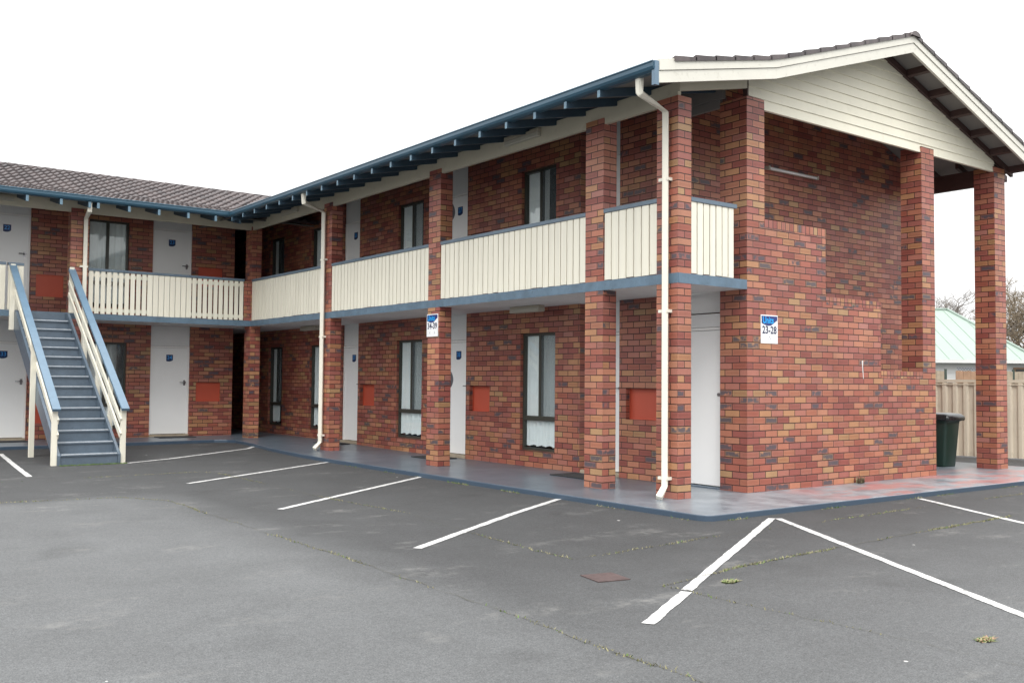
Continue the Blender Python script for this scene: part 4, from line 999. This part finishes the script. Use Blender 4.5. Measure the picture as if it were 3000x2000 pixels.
# timber fence between the boundary and the house
O2 = Vector((18.96, 7.88, 0))
def Q2(u, d, z): p = O2 + rt * u + fw * d; return (p.x, p.y, z)
t = thing('timber_fence', 'weathered timber paling fence with dark posts in front of the white house', 'fence', (18.96, 7.88, -.06))
m = M()
def qbox(m, a, b_, d0, d1, z0, z1): m.hexa([Q2(a, d0, z0), Q2(b_, d0, z0), Q2(b_, d1, z0), Q2(a, d1, z0), Q2(a, d0, z1), Q2(b_, d0, z1), Q2(b_, d1, z1), Q2(a, d1, z1)])
for a, b_, mm in ((-1.6, -.10, TIMG), (.25, .95, TIMB), (1.02, 2.0, TIMG), (2.05, 2.75, TIMG)):
    m = M(); x = a
    while x < b_ - .02: qbox(m, x, min(x + .11, b_), random.uniform(0, .01), .03, -.08, 1.80 + random.uniform(-.01, .01)); x += .115
    m.obj('paling_panel', mm, t)
for x in (-.06, .98, 2.02, 2.80):
    m = M(); qbox(m, x - .03, x + .03, .0, .06, -.08, 1.86); m.obj('fence_post', POSTD, t)
m = M()
for k in range(14):
    x = .30 + k * .085; m.beam(Q2(x, .02, 1.81), Q2(x + .085, .02, 1.89), .012, .016); m.beam(Q2(x, .03, 1.89), Q2(x + .085, .03, 1.81), .012, .016)
m.beam(Q2(.28, .025, 1.90), Q2(1.52, .025, 1.90), .02, .02); m.obj('lattice', ASH, t)

# bare trees
def bare_tree(p, h, lab, mat, seed, spread=.55, levels=6, r0=.22, trunk=.25, twig=1):
    rnd = random.Random(seed); t = thing('bare_tree', lab, 'tree', p, 'leafless winter trees behind the house')
    m1 = M(); m2 = M()
    def grow(a, d, L_, r, lv):
        b_ = a + d * L_; mid = a.lerp(b_, .5) + Vector((rnd.uniform(-1, 1), rnd.uniform(-1, 1), rnd.uniform(-.3, .6))) * L_ * .07
        (m1 if lv == levels else m2).tube([a, mid, b_], [r, r * .85, r * .68], 5 if lv > 2 else 3, cap=False)
        if lv == 0: return
        n = 3 if lv > 1 else 3 + twig
        for k in range(n):
            ax = Vector((rnd.uniform(-1, 1), rnd.uniform(-1, 1), rnd.uniform(-.25, .55))).normalized()
            nd = (d * (1 - spread) + ax * spread * rnd.uniform(.7, 1.3) + Vector((0, 0, .10))).normalized()
            st = a.lerp(b_, rnd.uniform(.55, 1.0)) if k else b_
            grow(st, nd, L_ * rnd.uniform(.62, .85), r * .62, lv - 1)
    grow(Vector(p), Vector((0, 0, 1)), h * trunk, r0, levels)
    m1.obj('trunk', mat, t); m2.obj('branches', mat, t, recalc=False)
bare_tree((48.6, 23.4, -.06), 11.5, 'leafless grey tree with spreading twigs behind the left of the green roof', BARK, 3, .62, 6, .2, .26)
bare_tree((51.6, 20.9, -.06), 11.2, 'dense twiggy brown leafless tree behind the right of the green roof', BARK2, 5, .6, 7, .24, .25, 2)
bare_tree((53.6, 18.9, -.06), 9.0, 'brown leafless tree at the far right edge of the view', BARK2, 11, .6, 6, .24, .25, 1)

# ------------------------------------------------------------------ world, sun, camera
w = bpy.data.worlds.new('World'); scene.world = w; w.use_nodes = True; nt = w.node_tree; N = nt.nodes; L = nt.links
sky = N.new('ShaderNodeTexSky'); sky.sky_type = 'NISHITA'; sky.sun_disc = False
SE, SR = math.radians(52), math.radians(215)
sky.sun_elevation = SE; sky.sun_rotation = SR; sky.air_density = 1.5; sky.dust_density = 5; sky.ozone_density = 1
hs = N.new('ShaderNodeHueSaturation'); hs.inputs['Saturation'].default_value = .12; L.new(sky.outputs[0], hs.inputs['Color'])
mx = N.new('ShaderNodeMixRGB'); mx.inputs['Fac'].default_value = .82; L.new(hs.outputs[0], mx.inputs['Color1']); 
tcw = N.new('ShaderNodeTexCoord'); spw = N.new('ShaderNodeSeparateXYZ'); L.new(tcw.outputs['Generated'], spw.inputs[0])
rmp = N.new('ShaderNodeMapRange'); rmp.inputs['From Min'].default_value = 0; rmp.inputs['From Max'].default_value = 1
rmp.inputs['To Min'].default_value = 6.8; rmp.inputs['To Max'].default_value = 19.5; L.new(spw.outputs[2], rmp.inputs['Value'])
cmb = N.new('ShaderNodeCombineXYZ')
for i in range(3): L.new(math_node(nt, 'MULTIPLY', rmp.outputs[0], (1.0, 1.0, 1.0)[i]), cmb.inputs[i])
L.new(cmb.outputs[0], mx.inputs['Color2'])   # even overcast, brighter overhead
bg = N['Background']; L.new(mx.outputs[0], bg.inputs['Color']); bg.inputs['Strength'].default_value = .12
sd = bpy.data.lights.new('sun', 'SUN'); sd.energy = .9; sd.angle = math.radians(25); sd.color = (1, .97, .93)
so = bpy.data.objects.new('sun', sd); COL.objects.link(so)
dirv = Vector((math.sin(SR) * math.cos(SE), math.cos(SR) * math.cos(SE), math.sin(SE)))
so.rotation_euler = dirv.to_track_quat('Z', 'Y').to_euler(); so.location = (0, -20, 30)

cam = bpy.data.cameras.new('camera'); co = bpy.data.objects.new('camera', cam); COL.objects.link(co); scene.camera = co
r_, u_, f_ = Vector((.79863, -.60176, .00861)), Vector((-.03129, -.02722, .99914)), Vector((.60105, .79817, .04053))
mt = Matrix((r_, u_, -f_)).transposed().to_4x4(); mt.translation = Vector((-9.7654, -8.0529, 1.3702)); co.matrix_world = mt
cam.sensor_width = 36; cam.sensor_fit = 'HORIZONTAL'; cam.lens = 36 * 2868.2 / 3000; cam.clip_end = 3000; cam.clip_start = .05
scene.view_settings.view_transform = 'Standard'; scene.view_settings.look = 'None'; scene.view_settings.exposure = .60; scene.view_settings.gamma = 1
scene.cycles.max_bounces = 8; scene.cycles.transparent_max_bounces = 12
